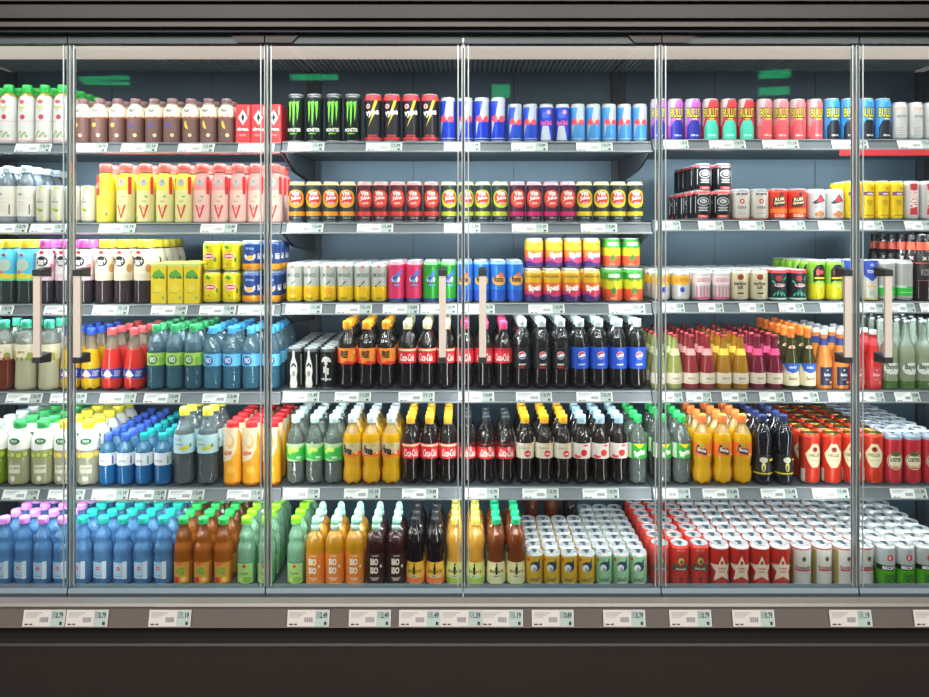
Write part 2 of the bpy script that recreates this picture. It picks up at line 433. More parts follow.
def k_bull(c1, c2, sm):
    def kit(r, h):
        a, s = paint(c1), paint(c2)
        def art(A):
            A.poly([(.05, .98), (.95, .98), (.95, .50), (-.45, .50)], s); A.poly([(-.45, .50), (-.95, .12), (-.95, .50)], s); A.poly([(-1.45, .50), (-.9, .98), (-1.45, .98)], s) if sm else None
            A.text('Red Bull', 0, .50, 1.75, .11, ink('#e8434e'), bold=.04); A.ell(-.12, .53, .16, .2, ink('#f4b46c'))
            A.poly([(-.9, .56), (-.3, .62), (-.1, .50), (-.5, .44)], ink('#e8434e')); A.poly([(.9, .56), (.4, .60), (.1, .50), (.5, .44)], ink('#e8434e'))
            A.rect(-1.4, .075, 1.4, .09, s)
        return can(r, h, [(0, a)], art, top=s)
    return kit
P('energy_drink_can', 'can', 'tall blue and silver can with red lettering', 1, [448, 465.4, 481.8, 498.2], 16.2, 45, k_bull('#1f3fc4', '#b9bfca', 0), 1, 'tall blue and silver energy cans')
P('energy_drink_can', 'can', 'short blue and silver can with red lettering', 1, [515, 530.6], 15.2, 38.4, k_bull('#2f56cf', '#b3bccb', 1), 1, 'short blue and silver energy cans')
def k_bull3(r, h):
    a, s = paint('#2a4ac8'), paint('#b5bdca')
    def art(A):
        A.poly([(-.9, .05), (-.5, .42), (.3, .42), (.7, .05)], s); A.ell(-.05, .7, .55, .45, ink('#3b63d6')); A.ell(.35, .78, .3, .3, ink('#e890b0'))
        A.text('Red Bull', 0, .50, 1.6, .12, ink('#e8508a'), bold=.04)
    return can(r, h, [(0, a)], art, top=s)
P('energy_drink_can', 'can', 'short blue can with pink lettering and silver base', 1, [546.3, 562.4], 15.2, 38.4, k_bull3, 1, 'short blue energy cans with pink lettering')
P('energy_drink_can', 'can', 'short pale blue and silver can with red lettering', 1, [577.8, 593.2, 608.6, 624.4, 640.6], 15.4, 38.4, k_bull('#4f9ad8', '#b4bcc4', 0), 1, 'short pale blue energy cans')
def k_bullit(c, low, mid):
    def kit(r, h):
        a, b, g = paint(c), paint(low), paint(mid)
        def art(A):
            A.poly([(-.9, .98), (-.2, .98), (-1.1, .35), (-1.4, .35), (-1.4, .9)], g)
            A.poly([(-.95, .02), (-.95, .30), (-.5, .47), (.5, .47), (.95, .30), (.95, .02)], b)
            A.text('BULLIT', 0.02, .655, 2.0, .26, BK, bold=.10); A.text('BULLIT', 0, .655, 1.86, .21, ink('#f0e32c'), bold=.01)
            A.rect(-.3, .49, .3, .52, YEL); A.text('250 ml', 0, .11, .9, .045, W_)
        return can(r, h, [(0, a)], art, top=a)
    return kit
P('energy_drink_can', 'can', 'purple and navy can with yellow lettering', 1, [658, 675, 692.6], 16.8, 41.5, k_bullit('#c86ad0', '#2a2f9e', '#c2bfd0'), 1, 'purple and navy energy cans')
P('energy_drink_can', 'can', 'red and turquoise can with yellow lettering', 1, [710.3, 728.3, 746], 16.8, 41.5, k_bullit('#dc3a40', '#49cbb0', '#d9c4c4'), 1, 'red and turquoise energy cans')
P('energy_drink_can', 'can', 'coral red can with yellow lettering', 1, [763.8, 780.6, 797.4, 814.4], 16.4, 41.3, k_bullit('#f08288', '#e2545c', '#c9bcc0'), 1, 'coral red energy cans')
P('energy_drink_can', 'can', 'bright blue and black can with yellow lettering', 1, [831.5, 848.5, 865.5, 882.4], 16.4, 42, k_bullit('#3f9ee6', '#191d2c', '#5aa0d8'), 1, 'bright blue and black energy cans')
def k_whitecan(r, h):
    s = paint('#cfcecd')
    def art(A):
        A.rect(-.8, .80, .8, .86, ink('#d9b49a')); A.text('PROTEIN', 0, .62, 1.3, .06, ink('#6a6e78')); A.rect(-.8, .3, .2, .32, ink('#d99a80'))
        for i in range(3): A.rect(-.7, .12 + .06 * i, .6, .135 + .06 * i, ink('#a9a9ad'))
    return can(r, h, [(0, s)], art, top=SILV)
P('energy_drink_can', 'can', 'plain pale silver can with small grey print', 1, [899.2, 915.2, 931], 15.4, 38, k_whitecan, 1, 'plain pale silver cans on the top shelf')

# ---------------------------------------------------------------- second shelf
def k_coco(r, h):
    lb = ink('#e2dccf')
    def art(A):
        A.rect(-1.2, .585, -.3, .60, GREYL); A.text('bott', -.4, .50, .5, .05, ink('#3a3a3c')); A.rect(-.7, .42, .7, .425, GREYL)
        for i in range(4): A.rect(-.7, .2 + .05 * i, .3, .21 + .05 * i, ink('#c2bdb2'))
        A.rect(.55, .15, .68, .32, ink('#6b655a'))
    return bottle(r, h, 'milk', [(0, clear('#b9c0c6', '#dfe6ea', .3)), (.62, clear('#8d9aa6', '#c3ced6', .4))], (plas('#b4c0c4'), .55), (.11, .64, [(.11, lb)]), art)
P('juice_drink_bottle', 'bottle', 'clear bottle with cream label and grey cap', 2, [-10.5, 7.8, 26.4], 18.2, 57.5, k_coco, 5, 'clear bottles with cream labels')
def k_creamcan(r, h):
    s = paint('#dcd7c6')
    def art(A):
        A.ell(.2, .93, .4, .15, ink('#d8c23c')); A.text('L\nlemon', -.1, .6, .9, .13, ink('#6d7a80')); A.ell(-.3, .36, .3, .2, ink('#c9b92c')); A.ell(.05, .33, .3, .2, ink('#7f9a30')); A.ell(.35, .14, .2, .25, ink('#e0cc50'))
    return can(r, h, [(0, s)], art, top=SILV)
P('soda_can', 'can', 'slim cream can with small yellow lemon print', 2, [43.4, 58.4, 73.6, 88.8], 14.8, 37.3, k_creamcan, 2, 'slim cream cans beside the clear bottles')
def k_vplus(base, top, side, v, lo, flip):
    def kit(r, h):
        a, t = ink(base), ink(top)
        def art(A):
            if flip:
                A.rect(-.95, .46, -.45, .80, RED); A.text('dirtea', -.70, .63, .62, .035, W_, rot=PI / 2); A.ell(.35, .14, .16, .22, ink('#4b6a8a')); A.ell(-.5, .12, .14, .14, GRN)
                A.ell(0, .40, .5, .5, ink(v))
            else:
                A.ell(-.05, .68, .42, .44, ink('#b9b4b0')); A.ell(0, .7, .12, .12, ink('#8f8f90')); A.rect(.75, .48, 1.15, .78, RED)
                A.ell(.25, .44, .18, .12, ink('#93a850')); A.ell(.0, .36, .3, .08, ink('#a9a78a'))
                A.poly([(-.55, .30), (-.3, .30), (0, .12), (.3, .30), (.55, .30), (.02, .05)], RED); A.ell(0, .245, .13, .13, ink(lo))
                A.ell(-.8, .08, .1, .14, GRN)
        return bottle(r, h, 'smooth', [(0, a), (.84, clear('#e8d0c0', '#f0dccc', .4))], (plas('#f4675f'), .68), (.01, .84, [(.01, a), (.55, t)]), art)
    return kit
P('milk_drink_bottle', 'bottle', 'yellow bottle with coral cap and red side strip', 2, [106], 18.4, 59.3, k_vplus('#e6d24a', '#ead42e', 0, '#f2dc3c', '#e89a4a', True), 3, 'yellow bottles with coral caps')
P('milk_drink_bottle', 'bottle', 'yellow bottle with coral cap and red chevron', 2, [126.2, 145.8, 165.2, 184.6], 18.4, 59.3, k_vplus('#dfd694', '#ead63a', 0, '#f2dc3c', '#e8a85a', False), 3, 'yellow bottles with coral caps')
P('milk_drink_bottle', 'bottle', 'pink bottle with coral cap and red chevron', 2, [203.6, 222.6, 241.2, 259.8, 278.7], 18.2, 59.3, k_vplus('#e6b9ac', '#ec8f88', 0, '#e8605c', '#e8786a', False), 3, 'pink bottles with coral caps')
def k_vita(oval, band, rim, base='#35403f'):
    def kit(r, h):
        bk, o, bd = paint(base), ink(oval), paint(band)
        def art(A):
            A.ell(0, .58, 1.2, 1.12, o); A.ell(-.02, .60, .92, .84, ink('#e08a34')); A.ell(0, .60, .84, .76, ink('#d3352f'))
            A.text('Vita', -.05, .71, 1.0, .12, W_, bold=.04, rot=.1); A.text('Juice', 0.02, .59, 1.3, .12, W_, bold=.04, rot=.1); A.text('drink', .05, .475, .8, .07, ink('#f0c8b8'), rot=.1)
            A.text('330 ml', .1, .11, .9, .05, ink('#8f9a9c'))
        return can(r, h, [(0, paint('#5a6468')), (.06, bk), (.16, bd), (.265, bk)], art, top=paint(rim))
    return kit
P('soda_can', 'can', 'black can with orange oval emblem', 2, [297, 313.9, 330.8, 347.7], 16.8, 41, k_vita('#f0a01e', '#f09a2a', '#eeb978'), 1, 'black cans with orange ovals')
P('soda_can', 'can', 'black can with red oval emblem', 2, [364.8, 381.1, 397.6, 414.4, 431.4], 16.6, 41, k_vita('#d8322e', '#e2443c', '#e98a84', '#54282c'), 1, 'black cans with red ovals')
P('soda_can', 'can', 'black can with lime green oval emblem', 2, [448.7, 466, 482.8, 500], 16.8, 41, k_vita('#b5c22a', '#bcc43a', '#d0d59a'), 1, 'black cans with lime ovals')
P('soda_can', 'can', 'black can with crimson oval and magenta band', 2, [517.2, 534, 550.8, 567.6], 16.6, 41, k_vita('#d93a3e', '#d0266c', '#e99aa8', '#4c2638'), 1, 'black cans with crimson ovals')
P('soda_can', 'can', 'black can with yellow oval emblem', 2, [584.2, 601.2, 618, 635], 16.8, 41, k_vita('#dcc62a', '#e6c52c', '#e2d28c'), 1, 'black cans with yellow ovals')
def k_jack(r, h):
    bk = paint('#1b1b1f'); g = ink('#c9cacb')
    def art(A):
        A.text("JACK", 0, .86, 1.2, .07, g, bold=.02); A.ell(0, .62, .68, .48, g); A.ell(0, .62, .6, .4, BK); A.ell(0, .63, .4, .25, g); A.text('No.7', 0, .63, .55, .1, BK)
        for i, w in enumerate((1.1, .9, 1.1)): A.rect(-w / 2, .30 + i * .055, w / 2, .325 + i * .055, g)
        A.rect(-.95, .25, -.88, .80, g); A.rect(.88, .25, .95, .80, g)
        A.rect(-.62, .07, .62, .17, ink('#c23a3c')); A.text('COLA', 0, .12, .7, .06, ink('#f0c0b8'))
    return can(r, h, [(0, bk)], art, top=paint('#c9474a'))
P('cocktail_can', 'can', 'black whiskey mix can with red rim', 2, [701.4, 721.6], 18.2, 29.6, k_jack, 6, 'black whiskey mix cans with red rims')
P('cocktail_can', 'can', 'black whiskey mix can with red rim', 2, [702.6, 722.8], 18.2, 28.5, k_jack, 5, 'black whiskey mix cans with red rims', yoff=.062, tier='upper tier', dz=29.8 * PXM)
def k_beam(r, h):
    s = paint('#d9d2c8')
    def art(A):
        A.text('JIM BEAM', 0, .82, 1.3, .10, BK, bold=.03); A.ell(0, .60, .26, .26, ink('#c93a3e')); A.ell(0, .60, .11, .11, CREAM); A.text('COLA', 0, .40, 1.0, .08, BK); A.text('ready to drink', 0, .2, .9, .04, ink('#c98a80'))
        A.poly([(-1.2, .02), (-1.2, .13), (-.6, .05), (.6, .05), (1.2, .13), (1.2, .02)], ink('#a8583c'))
    return can(r, h, [(0, s)], art, top=paint('#8c8a88'))
P('cocktail_can', 'can', 'white bourbon mix can with red seal', 2, [740.2, 759.7], 18.6, 31.2, k_beam, 2, 'white bourbon mix cans')
def k_morgan(r, h):
    s = paint('#e8402c')
    def art(A):
        A.poly([(-.75, .42), (-.65, .70), (.0, .76), (.65, .72), (.7, .5), (.3, .42)], ink('#3a2420')); A.text('RUM', 0, .66, .95, .11, ink('#f2dfb4'), rot=.1); A.text('Spiced', 0, .54, 1.2, .11, ink('#f2dfb4'), shear=.2, rot=.1)
        A.ell(.2, .82, .2, .22, ink('#5a2c22')); A.rect(-1.1, .22, 1.1, .36, ink('#f07a2c')); A.text('COLA', 0, .14, 1.1, .10, ink('#f6d9c4'))
    return can(r, h, [(0, s)], art, top=s)
P('cocktail_can', 'can', 'orange red rum mix can with dark emblem', 2, [779.6, 799.4], 19.2, 31.4, k_morgan, 2, 'orange red rum mix cans')
def k_eagle(r, h):
    s = paint('#cfd0cc')
    def art(A):
        A.poly([(-.7, .55), (-.2, .68), (.1, .84), (.5, .68), (.75, .60), (.2, .56), (-.4, .50)], ink('#2c3450')); A.poly([(-.25, .58), (.1, .84), (.5, .58)], ink('#c23a40'))
        A.ell(-.1, .42, .5, .15, ink('#b2b6b8'))
        for u, v in ((-.25, .17), (.1, .14), (.4, .19), (.05, .23)): A.ell(u, v, .22, .22, ink('#c2703a'))
    return can(r, h, [(0, s)], art, top=paint('#e4e6e6'))
P('cocktail_can', 'can', 'silver vodka mix can with eagle emblem', 2, [819.2, 839.2], 19, 31.2, k_eagle, 2, 'silver vodka mix cans with eagles')
def k_yellowcan(r, h):
    s = paint('#f2cc1c')
    def art(A):
        A.rect(-.9, .62, .9, .72, ink('#7a3f6a')); A.text('schw', .1, .67, .9, .06, W_); A.ell(.35, .80, .2, .25, ink('#b07f1a')); A.rect(-.75, .2, -.70, .58, ink('#b28a14')); A.rect(.70, .2, .75, .58, ink('#b28a14'))
        A.text('INDIAN\nTONIC', 0, .44, .8, .14, ink('#a8860f')); A.rect(-.8, .10, .8, .13, ink('#a8860f'))
    return can(r, h, [(0, s)], art, top=s)
P('soda_can', 'can', 'plain yellow can with purple band', 2, [849, 863.6, 878.2, 893.2], 14.8, 39.3, k_yellowcan, 3, 'yellow cans with purple bands')
def k_banner(r, h):
    s = paint('#c9c5c2')
    def art(A):
        A.poly([(-.55, .93), (.5, .93), (.32, .55), (.5, .13), (-.55, .13), (-.38, .55)], ink('#c22a30'))
        A.text('SIBERIA', 0, .53, 2.4, .19, ink('#eadbd6'), bold=.04, rot=-PI / 2)
    return can(r, h, [(0, s)], art, top=SILV)
P('cocktail_can', 'can', 'silver can with vertical red banner', 2, [908.8, 924.8, 940.8], 15.4, 39.2, k_banner, 3, 'silver cans with red banners')

# ---------------------------------------------------------------- third shelf
def k_teabottle(cap, up1, up2, circ, low, extra):
    def kit(r, h):
        def art(A):
            if circ:
                A.ell(0, .66, .62, .58, BK); A.ell(0, .80, .26, .18, RED); A.text('tea+', 0, .655, .95, .10, W_, bold=.03); A.text('ICE TEA', 0, .585, .5, .025, GREYL)
                A.ell(-1.1, .62, .3, .45, ink(extra)); A.ell(1.1, .55, .35, .5, ink(extra)); A.rect(-.2, .44, .3, .445, GREYL)
            else:
                A.ell(0, .60, .75, .7, ink('#b7c9b4')); A.ell(0, .76, .2, .18, RED); A.ell(0, .45, .5, .2, ink('#e8c83a')); A.ell(-.3, .49, .25, .2, ink('#d86a3c')); A.rect(-1.4, .355, 1.4, .385, ink('#6fc9a4'))
        return bottle(r, h, 'smooth', [(0, drink(low)), (.02, drink(low, .2))], (plas(cap), .57), (.36, .86, [(.36, ink(up2)), (.46, ink(up1))]), art, capf=1)
    return kit
P('iced_tea_bottle', 'bottle', 'blue sleeved iced tea bottle with yellow cap', 3, [-10.5, 8, 26.3], 18.2, 64, k_teabottle('#f2d436', '#4fb9d2', '#d8d23c', False, '#2f3d38', ''), 3, 'blue and yellow iced tea bottles')
P('iced_tea_bottle', 'bottle', 'pink sleeved iced tea bottle with pink cap', 3, [45.4, 64.6, 84], 18.6, 64, k_teabottle('#e85ab4', '#e9d9dd', '#e2c2cc', True, '#3c3440', '#d88a9c'), 4, 'pink and white iced tea bottles')
P('iced_tea_bottle', 'bottle', 'cream sleeved iced tea bottle with yellow cap', 3, [104.4, 123.8, 143], 18.6, 64, k_teabottle('#ecd93a', '#ebdcc4', '#ddd0b4', True, '#42353a', '#c9985c'), 6, 'cream iced tea bottles with yellow caps')
def k_lemoncarton(r, h):
    a = ink('#e0c52a')
    def art(A):
        A.poly([(-.85, .66), (-.6, .78), (.1, .86), (.8, .72), (.85, .62), (.2, .66)], ink('#5da63a')); A.text('ice tea', .1, .66, 1.5, .08, ink('#2c5a34'), bold=.04); A.ell(0, .38, .5, .5, ink('#e6cf4c')); A.ell(.62, .14, .2, .2, ink('#8fae5a')); A.rect(-.7, .26, .3, .28, ink('#c9a03a'))
    return carton(r, h, [(0, a), (.93, ink('#cfd27a'))], art)
P('juice_carton', 'carton', 'yellow iced tea carton with green leaf', 3, [161, 177.4, 194], 15.9, 40, k_lemoncarton, 4, 'yellow iced tea cartons')
def k_lipton(r, h):
    a = paint('#ecd81c')
    def art(A):
        A.ell(0, .52, .72, .36, ink('#f2e2c0')); A.ell(0, .52, .64, .29, ink('#d23230')); A.text('Lipton', 0, .52, .95, .10, W_); A.poly([(-.6, .82), (-.3, .92), (.1, .80), (-.2, .75)], GRN); A.ell(.75, .40, .15, .3, ink('#5a8a3a')); A.ell(-.15, .25, .1, .14, ink('#a87c28'))
        A.rect(-.7, .10, .7, .13, ink('#b79a2c'))
    return can(r, h, [(0, a)], art, top=a)
P('iced_tea_can', 'can', 'yellow iced tea can with red oval', 3, [212.4, 231.7], 18.6, 31.6, k_lipton, 2, 'yellow iced tea cans with red ovals')
P('iced_tea_can', 'can', 'yellow iced tea can with red oval', 3, [212, 231.2], 18.4, 30.2, k_lipton, 2, 'yellow iced tea cans with red ovals', yoff=.01, tier='upper tier', dz=31.8 * PXM)
def k_blueorange(r, h):
    a, o = paint('#22407e'), paint('#f0a02a')
    def art(A):
        A.ell(-.1, .50, .62, .5, ink('#d8dde2')); A.ell(-.1, .58, .52, .28, ink('#22407e')); A.ell(-.1, .44, .4, .25, ink('#f0a850')); A.text('fritz', -.1, .75, .9, .08, ink('#9ab4e0')); A.text('MIO', 1.05, .5, .6, .2, W_, rot=PI / 2)
        A.text('ORANGE', 0, .12, .9, .06, ink('#c9701c'))
    return can(r, h, [(0, o), (.25, a)], art, top=paint('#4c679c'))
P('soda_can', 'can', 'navy blue can with orange base band', 3, [251.8, 272], 19.4, 31.8, k_blueorange, 3, 'navy blue cans with orange bases')
P('soda_can', 'can', 'navy blue can with orange base band', 3, [251.2, 271.4], 19.2, 31, k_blueorange, 3, 'navy blue cans with orange bases', yoff=.01, tier='upper tier', dz=32 * PXM)
def k_limo(fruit):
    def kit(r, h):
        s, y = paint('#bfc1b9'), paint('#ecc81e')
        def art(A):
            A.ell(0, .905, .22, .16, ink('#e86a60')); A.text('LIMONADE', 0, .69, 1.7, .10, ink('#3c4c44'), bold=.01)
            A.poly([(-.25, .42), (.3, .52), (.35, .56), (-.05, .50)], ink('#2f4a2c'))
            if fruit == 'o': A.ell(0, .28, .42, .42, ink('#f0951e'))
            else: A.ell(.05, .28, .5, .32, ink('#f2b21e')); A.poly([(-.55, .40), (-.2, .46), (-.35, .38)], ink('#26342a'))
            A.text('ORANGE' if fruit == 'o' else 'ZITRONE', 0, .10, .8, .05, ink('#6d5a1c'))
        return can(r, h, [(0, y), (.42, s)], art, top=paint('#d2d2cc'))
    return kit
P('lemonade_can', 'can', 'silver and yellow can with round orange fruit', 3, [294.8, 311.6, 328.4], 16.8, 39.6, k_limo('o'), 6, 'silver and yellow lemonade cans')
P('lemonade_can', 'can', 'silver and yellow can with lemon', 3, [345.6, 362.4, 379.2], 16.8, 39.6, k_limo('l'), 6, 'silver and yellow lemonade cans')
def k_d5(c, c2):
    def kit(r, h):
        a, b = paint(c), paint('#2f58b0')
        def art(A):
            A.ell(-.05, .56, .55, .45, ink('#d8dfe8')); A.poly([(-.6, .58), (.75, .82), (.75, .72), (-.2, .52)], ink('#4a76c8')); A.text('DS', -.1, .54, .65, .19, ink('#20406e'), bold=.04, shear=.2); A.ell(.1, .42, .4, .12, ink('#5f90c8'))
            A.rect(-.7, .90, .7, .93, ink(c2))
        return can(r, h, [(0, b), (.10, a)], art, top=paint(c2))
    return kit
P('soda_can', 'can', 'pink red can with white and blue logo', 3, [396.2, 413.6], 17, 41.6, k_d5('#de3a68', '#eaa0b4'), 4, 'pink red cans with blue bases')
P('soda_can', 'can', 'bright green can with white and blue logo', 3, [431, 448.4], 17, 41.6, k_d5('#2f9e34', '#8ed090'), 4, 'bright green cans with blue bases')
def k_fonx(r, h):
    a = paint('#2f7edc')
    def art(A):
        A.rect(-1.45, .05, 1.45, .30, paint('#2a5cc4')); A.ell(0, .53, .95, .62, ink('#f0a83a')); A.ell(.25, .66, .3, .3, ink('#e0683a')); A.text('fonx', 0, .56, 1.35, .15, ink('#262a33'), bold=.05)
    return can(r, h, [(0, a)], art, top=paint('#7fb2e6'))
P('soda_can', 'can', 'blue can with orange splash', 3, [465, 481.6, 498.4, 515.2], 16.6, 41.8, k_fonx, 4, 'blue cans with orange splashes')
def k_spezi(r, h):
    y, o, m, p = paint('#eab52a'), paint('#ea7a3a'), paint('#d8406a'), paint('#4a3474')
    def art(A):
        A.text('PAULANER', 0, .78, 1.7, .07, ink('#5f4a20')); A.poly([(-1.4, .30), (-.6, .40), (0, .34), (.7, .46), (1.4, .40), (1.4, .12), (-1.4, .12)], m)
        A.poly([(-1.4, .05), (-1.4, .2), (-.5, .26), (.2, .16), (1.4, .22), (1.4, .05)], p); A.text('Spezi', 0.1, .42, 1.5, .24, W_, bold=.05, rot=.08)
    return can(r, h, [(0, p), (.12, m), (.35, o), (.60, y)], art, top=paint('#d8b878'))
P('soda_can', 'can', 'yellow to purple sunset striped can', 3, [533, 552.2, 571.3, 591], 18.9, 33.2, k_spezi, 3, 'sunset striped cans')
P('soda_can', 'can', 'yellow to purple sunset striped can', 3, [534.6, 554, 573, 591.6], 18.5, 30.6, k_spezi, 2, 'sunset striped cans', yoff=.07, tier='upper tier', dz=33.6 * PXM)
def k_hemp(r, h):
    g, y, o = paint('#3fa33a'), paint('#d6d62a'), paint('#e8603a')
    def art(A):
        A.text('GREEN', 0, .80, 1.3, .12, ink('#dfe9d8'), bold=.05); A.text('ICE TEA', 0, .67, 1.2, .06, ink('#2f5a2c'))
        for a in (-1.2, -.75, -.35, 0, .35, .75, 1.2):
            l = .62 - .2 * abs(a); k = r / h
            cx, cz = .0, .28; tx, tz = cx + l * math.sin(a), cz + l * k * math.cos(a) * 1.2
            nx, nz = .09 * math.cos(a), -.09 * k * math.sin(a)
            A.poly([(cx - nx, cz - nz), (cx + nx, cz + nz), ((cx + tx) / 2 + nx, (cz + tz) / 2 + nz), (tx, tz), ((cx + tx) / 2 - nx, (cz + tz) / 2 - nz)], ink('#3f7f2e'))
        A.text('330 ml', -.1, .12, .6, .05, ink('#f0d0b0'))
    return can(r, h, [(0, o), (.40, y), (.68, g)], art, top=g)
P('iced_tea_can', 'can', 'green yellow and red can with leaf emblem', 3, [613, 633.2], 19.8, 33.4, k_hemp, 3, 'green yellow and red cans with leaves')
P('iced_tea_can', 'can', 'green yellow and red can with leaf emblem', 3, [612, 631.2], 18.8, 30.6, k_hemp, 2, 'green yellow and red cans with leaves', yoff=.085, tier='upper tier', dz=33.6 * PXM)
def k_gordon(c, ct, bot):
    def kit(r, h):
        s = paint('#cdc9c6')
        def art(A):
            A.rect(-1.45, .52, 1.45, .82, ink(c)); A.text('GORDON', 0, .67, 1.6, .13, ink(ct), bold=.02)
            if bot == 'b': A.ell(0, .36, .26, .3, BLU); A.rect(-.5, .12, .5, .14, GREYL)
            else:
                for i in range(5): A.rect(-.9 + i * .4, .14, -.75 + i * .4, .48, ink('#d4708e'))
                A.rect(-1.2, .07, 1.2, .13, ink('#d4557c'))
        return can(r, h, [(0, s)], art, top=paint('#dfdcd8'))
    return kit
P('cocktail_can', 'can', 'silver gin mix can with gold band', 3, [660.6, 681], 18.4, 31.2, k_gordon('#e0a526', '#b8481c', 'b'), 6, 'silver gin mix cans with gold bands')
P('cocktail_can', 'can', 'pale pink gin mix can with rose bars', 3, [701, 720.4], 18.6, 31.2, k_gordon('#e6d2d2', '#c2486c', 'p'), 6, 'pale pink gin mix cans')
def k_beige(r, h):
    s = paint('#dccfae')
    def art(A):
        A.ell(0, .76, .34, .32, ink('#9a3a30')); A.text('berliner\nluft', 0, .50, 1.4, .24, BK, bold=.03); A.rect(-.3, .22, .35, .27, ink('#3a332a')); A.rect(-.2, .13, .2, .145, ink('#8a7c5c'))
    return can(r, h, [(0, s)], art, top=paint('#d8cfb8'))
P('cocktail_can', 'can', 'beige can with round brown seal', 3, [739.2, 758.3], 18.6, 31.4, k_beige, 6, 'beige cans with brown seals')
def k_mint(r, h):
    s = paint('#26323a')
    def art(A):
        g = ink('#3fb08a')
        for u, v, a in ((-.6, .18, .6), (-.2, .22, .2), (.2, .2, -.3), (.6, .18, -.7), (-.7, .62, 2.3), (.75, .74, -2.2)):
            k = r / h; A.poly([(u - .12 * math.cos(a), v - .12 * k * math.sin(-a)), (u + .5 * math.sin(a), v + .5 * k * math.cos(a)), (u + .12 * math.cos(a), v + .12 * k * math.sin(-a)), (u - .2 * math.sin(a), v - .2 * k * math.cos(a))], g)
        A.ell(-.1, .72, .34, .32, ink('#b5343c')); A.ell(.05, .50, .6, .2, ink('#d9c4c0')); A.text('MOJITO', .05, .5, .9, .10, ink('#8a3038')); A.rect(-1.3, .04, 1.3, .10, ink('#a8c9b8'))
    return can(r, h, [(0, s)], art, top=paint('#d03a3e'))
P('cocktail_can', 'can', 'dark can with mint leaves and red rim', 3, [777.6, 797], 18.6, 31.6, k_mint, 6, 'dark cans with mint leaves')
def k_fritz(r, h):
    g, y = paint('#8cc43c'), paint('#d6cc22')
    def art(A):
        A.poly([(-.8, .45), (-.8, .75), (-.4, .90), (.4, .90), (.8, .75), (.8, .45), (.4, .50), (-.4, .50)], BK); A.text('fris', 0, .72, 1.0, .14, ink('#e8503a'), bold=.06); A.rect(-.7, .55, .7, .585, YEL); A.ell(.05, .38, .55, .42, ink('#a8bf38')); A.ell(.05, .38, .4, .3, ink('#c4d050'))
    return can(r, h, [(0, y), (.42, g)], art, top=g)
P('lemonade_can', 'can', 'green and yellow can with black arch', 3, [816, 833.4], 17.2, 40.4, k_fritz, 6, 'green and yellow cans with black arches')
def k_shield(r, h):
    s = paint('#d5d1c4')
    def art(A):
        A.poly([(-1.2, .99), (1.2, .99), (.9, .62), (0, .48), (-.9, .62)], ink('#2b46a8')); A.text('TONIC', 0, .72, 1.1, .08, W_); A.ell(0, .88, .25, .2, ink('#8fa4dc')); A.ell(-.1, .36, .6, .1, ink('#e0c53a')); A.ell(0, .2, .3, .3, ink('#a9c4b4')); A.rect(-1.3, .03, 1.3, .06, ink('#d8c440'))
    return can(r, h, [(0, s)], art, top=SILV)
P('lemonade_can', 'can', 'pale can with blue shield', 3, [851, 869], 17, 41, k_shield, 3, 'pale cans with blue shields')
def k_greenband(r, h):
    s, g = paint('#b3b3b0'), paint('#3bbf46')
    def art(A): A.text('FRESH', .3, .345, 1.0, .05, ink('#3a4a40')); [A.rect(-.3, .5 + i * .06, -.1, .53 + i * .06, GREYL) for i in range(6)]; A.rect(-.9, .2, .9, .22, ink('#8fdc94'))
    return can(r, h, [(0, s), (.12, g), (.32, paint('#cfe4cc')), (.38, s)], art, top=SILV)
P('cocktail_can', 'can', 'grey can with green lower band', 3, [886.2, 903.6], 17, 41, k_greenband, 2, 'grey cans with green bands')
def k_darkmix(r, h):
    g = drink('#2a1a20', .1)
    def art(A): A.rect(-1.4, .555, 1.4, .575, ink('#d0503c')); A.text('KOLA', 0, .43, 1.4, .10, ink('#9a9090'), bold=.02); A.rect(-1.2, .3, 1.2, .31, ink('#9a5048')); A.text('x x', 0, .635, 1.2, .05, W_)
    return bottle(r, h, 'longneck', [(0, g), (.72, drink('#23181c', .1))], (plas('#1d1d20'), .46), (.30, .70, [(.30, ink('#1c1719'))]), art) + [('neck_label', (lambda L: (L.lathe([(z * h, profr('longneck', z) * r + .0006, ink('#e2573c')) for z in (.76, .80, .84, .88)], 24, cap0=False, cap1=False), L)[1])(MB()))]
P('cola_bottle', 'bottle', 'slim dark bottle with red neck label', 3, [921.6, 939.6], 17.6, 67, k_darkmix, 6, 'slim dark bottles with red neck labels')

# ---------------------------------------------------------------- fourth shelf
def k_brownjug(liq, lab, cap='#3fb08c'):
    def kit(r, h):
        def art(A):
            A.ell(-.7, .52, .3, .3, ink('#b9b04a')); A.ell(.8, .50, .3, .3, ink('#8f9a3c')); A.rect(-.5, .47, .5, .60, ink('#efe0c0')); A.text('LEMON', 0, .55, .7, .04, ink('#8a6a3a'))
            for u in (-.8, -.35, .1, .55, .95): A.ell(u, .455, .17, .17, ink(lab))
        return bottle(r, h, 'jug', [(0, drink(liq, .3)), (.66, clear('#a9b0a8', '#d4dad2', .45))], (plas(cap), .48), (.44, .66, [(.44, ink('#dcd3b8'))]), art, ribs=1)
    return kit
P('iced_tea_bottle', 'bottle', 'red brown drink bottle with teal cap', 4, [-17, 4.6], 21, 70, k_brownjug('#7d3a26', '#b0402c'), 2, 'red brown bottles with teal caps')
P('lemonade_bottle', 'bottle', 'cloudy pale lemonade bottle with teal cap', 4, [26.4, 49.6], 21.6, 70, k_brownjug('#cbc6a4', '#8f9a3c'), 2, 'cloudy pale lemonade bottles')
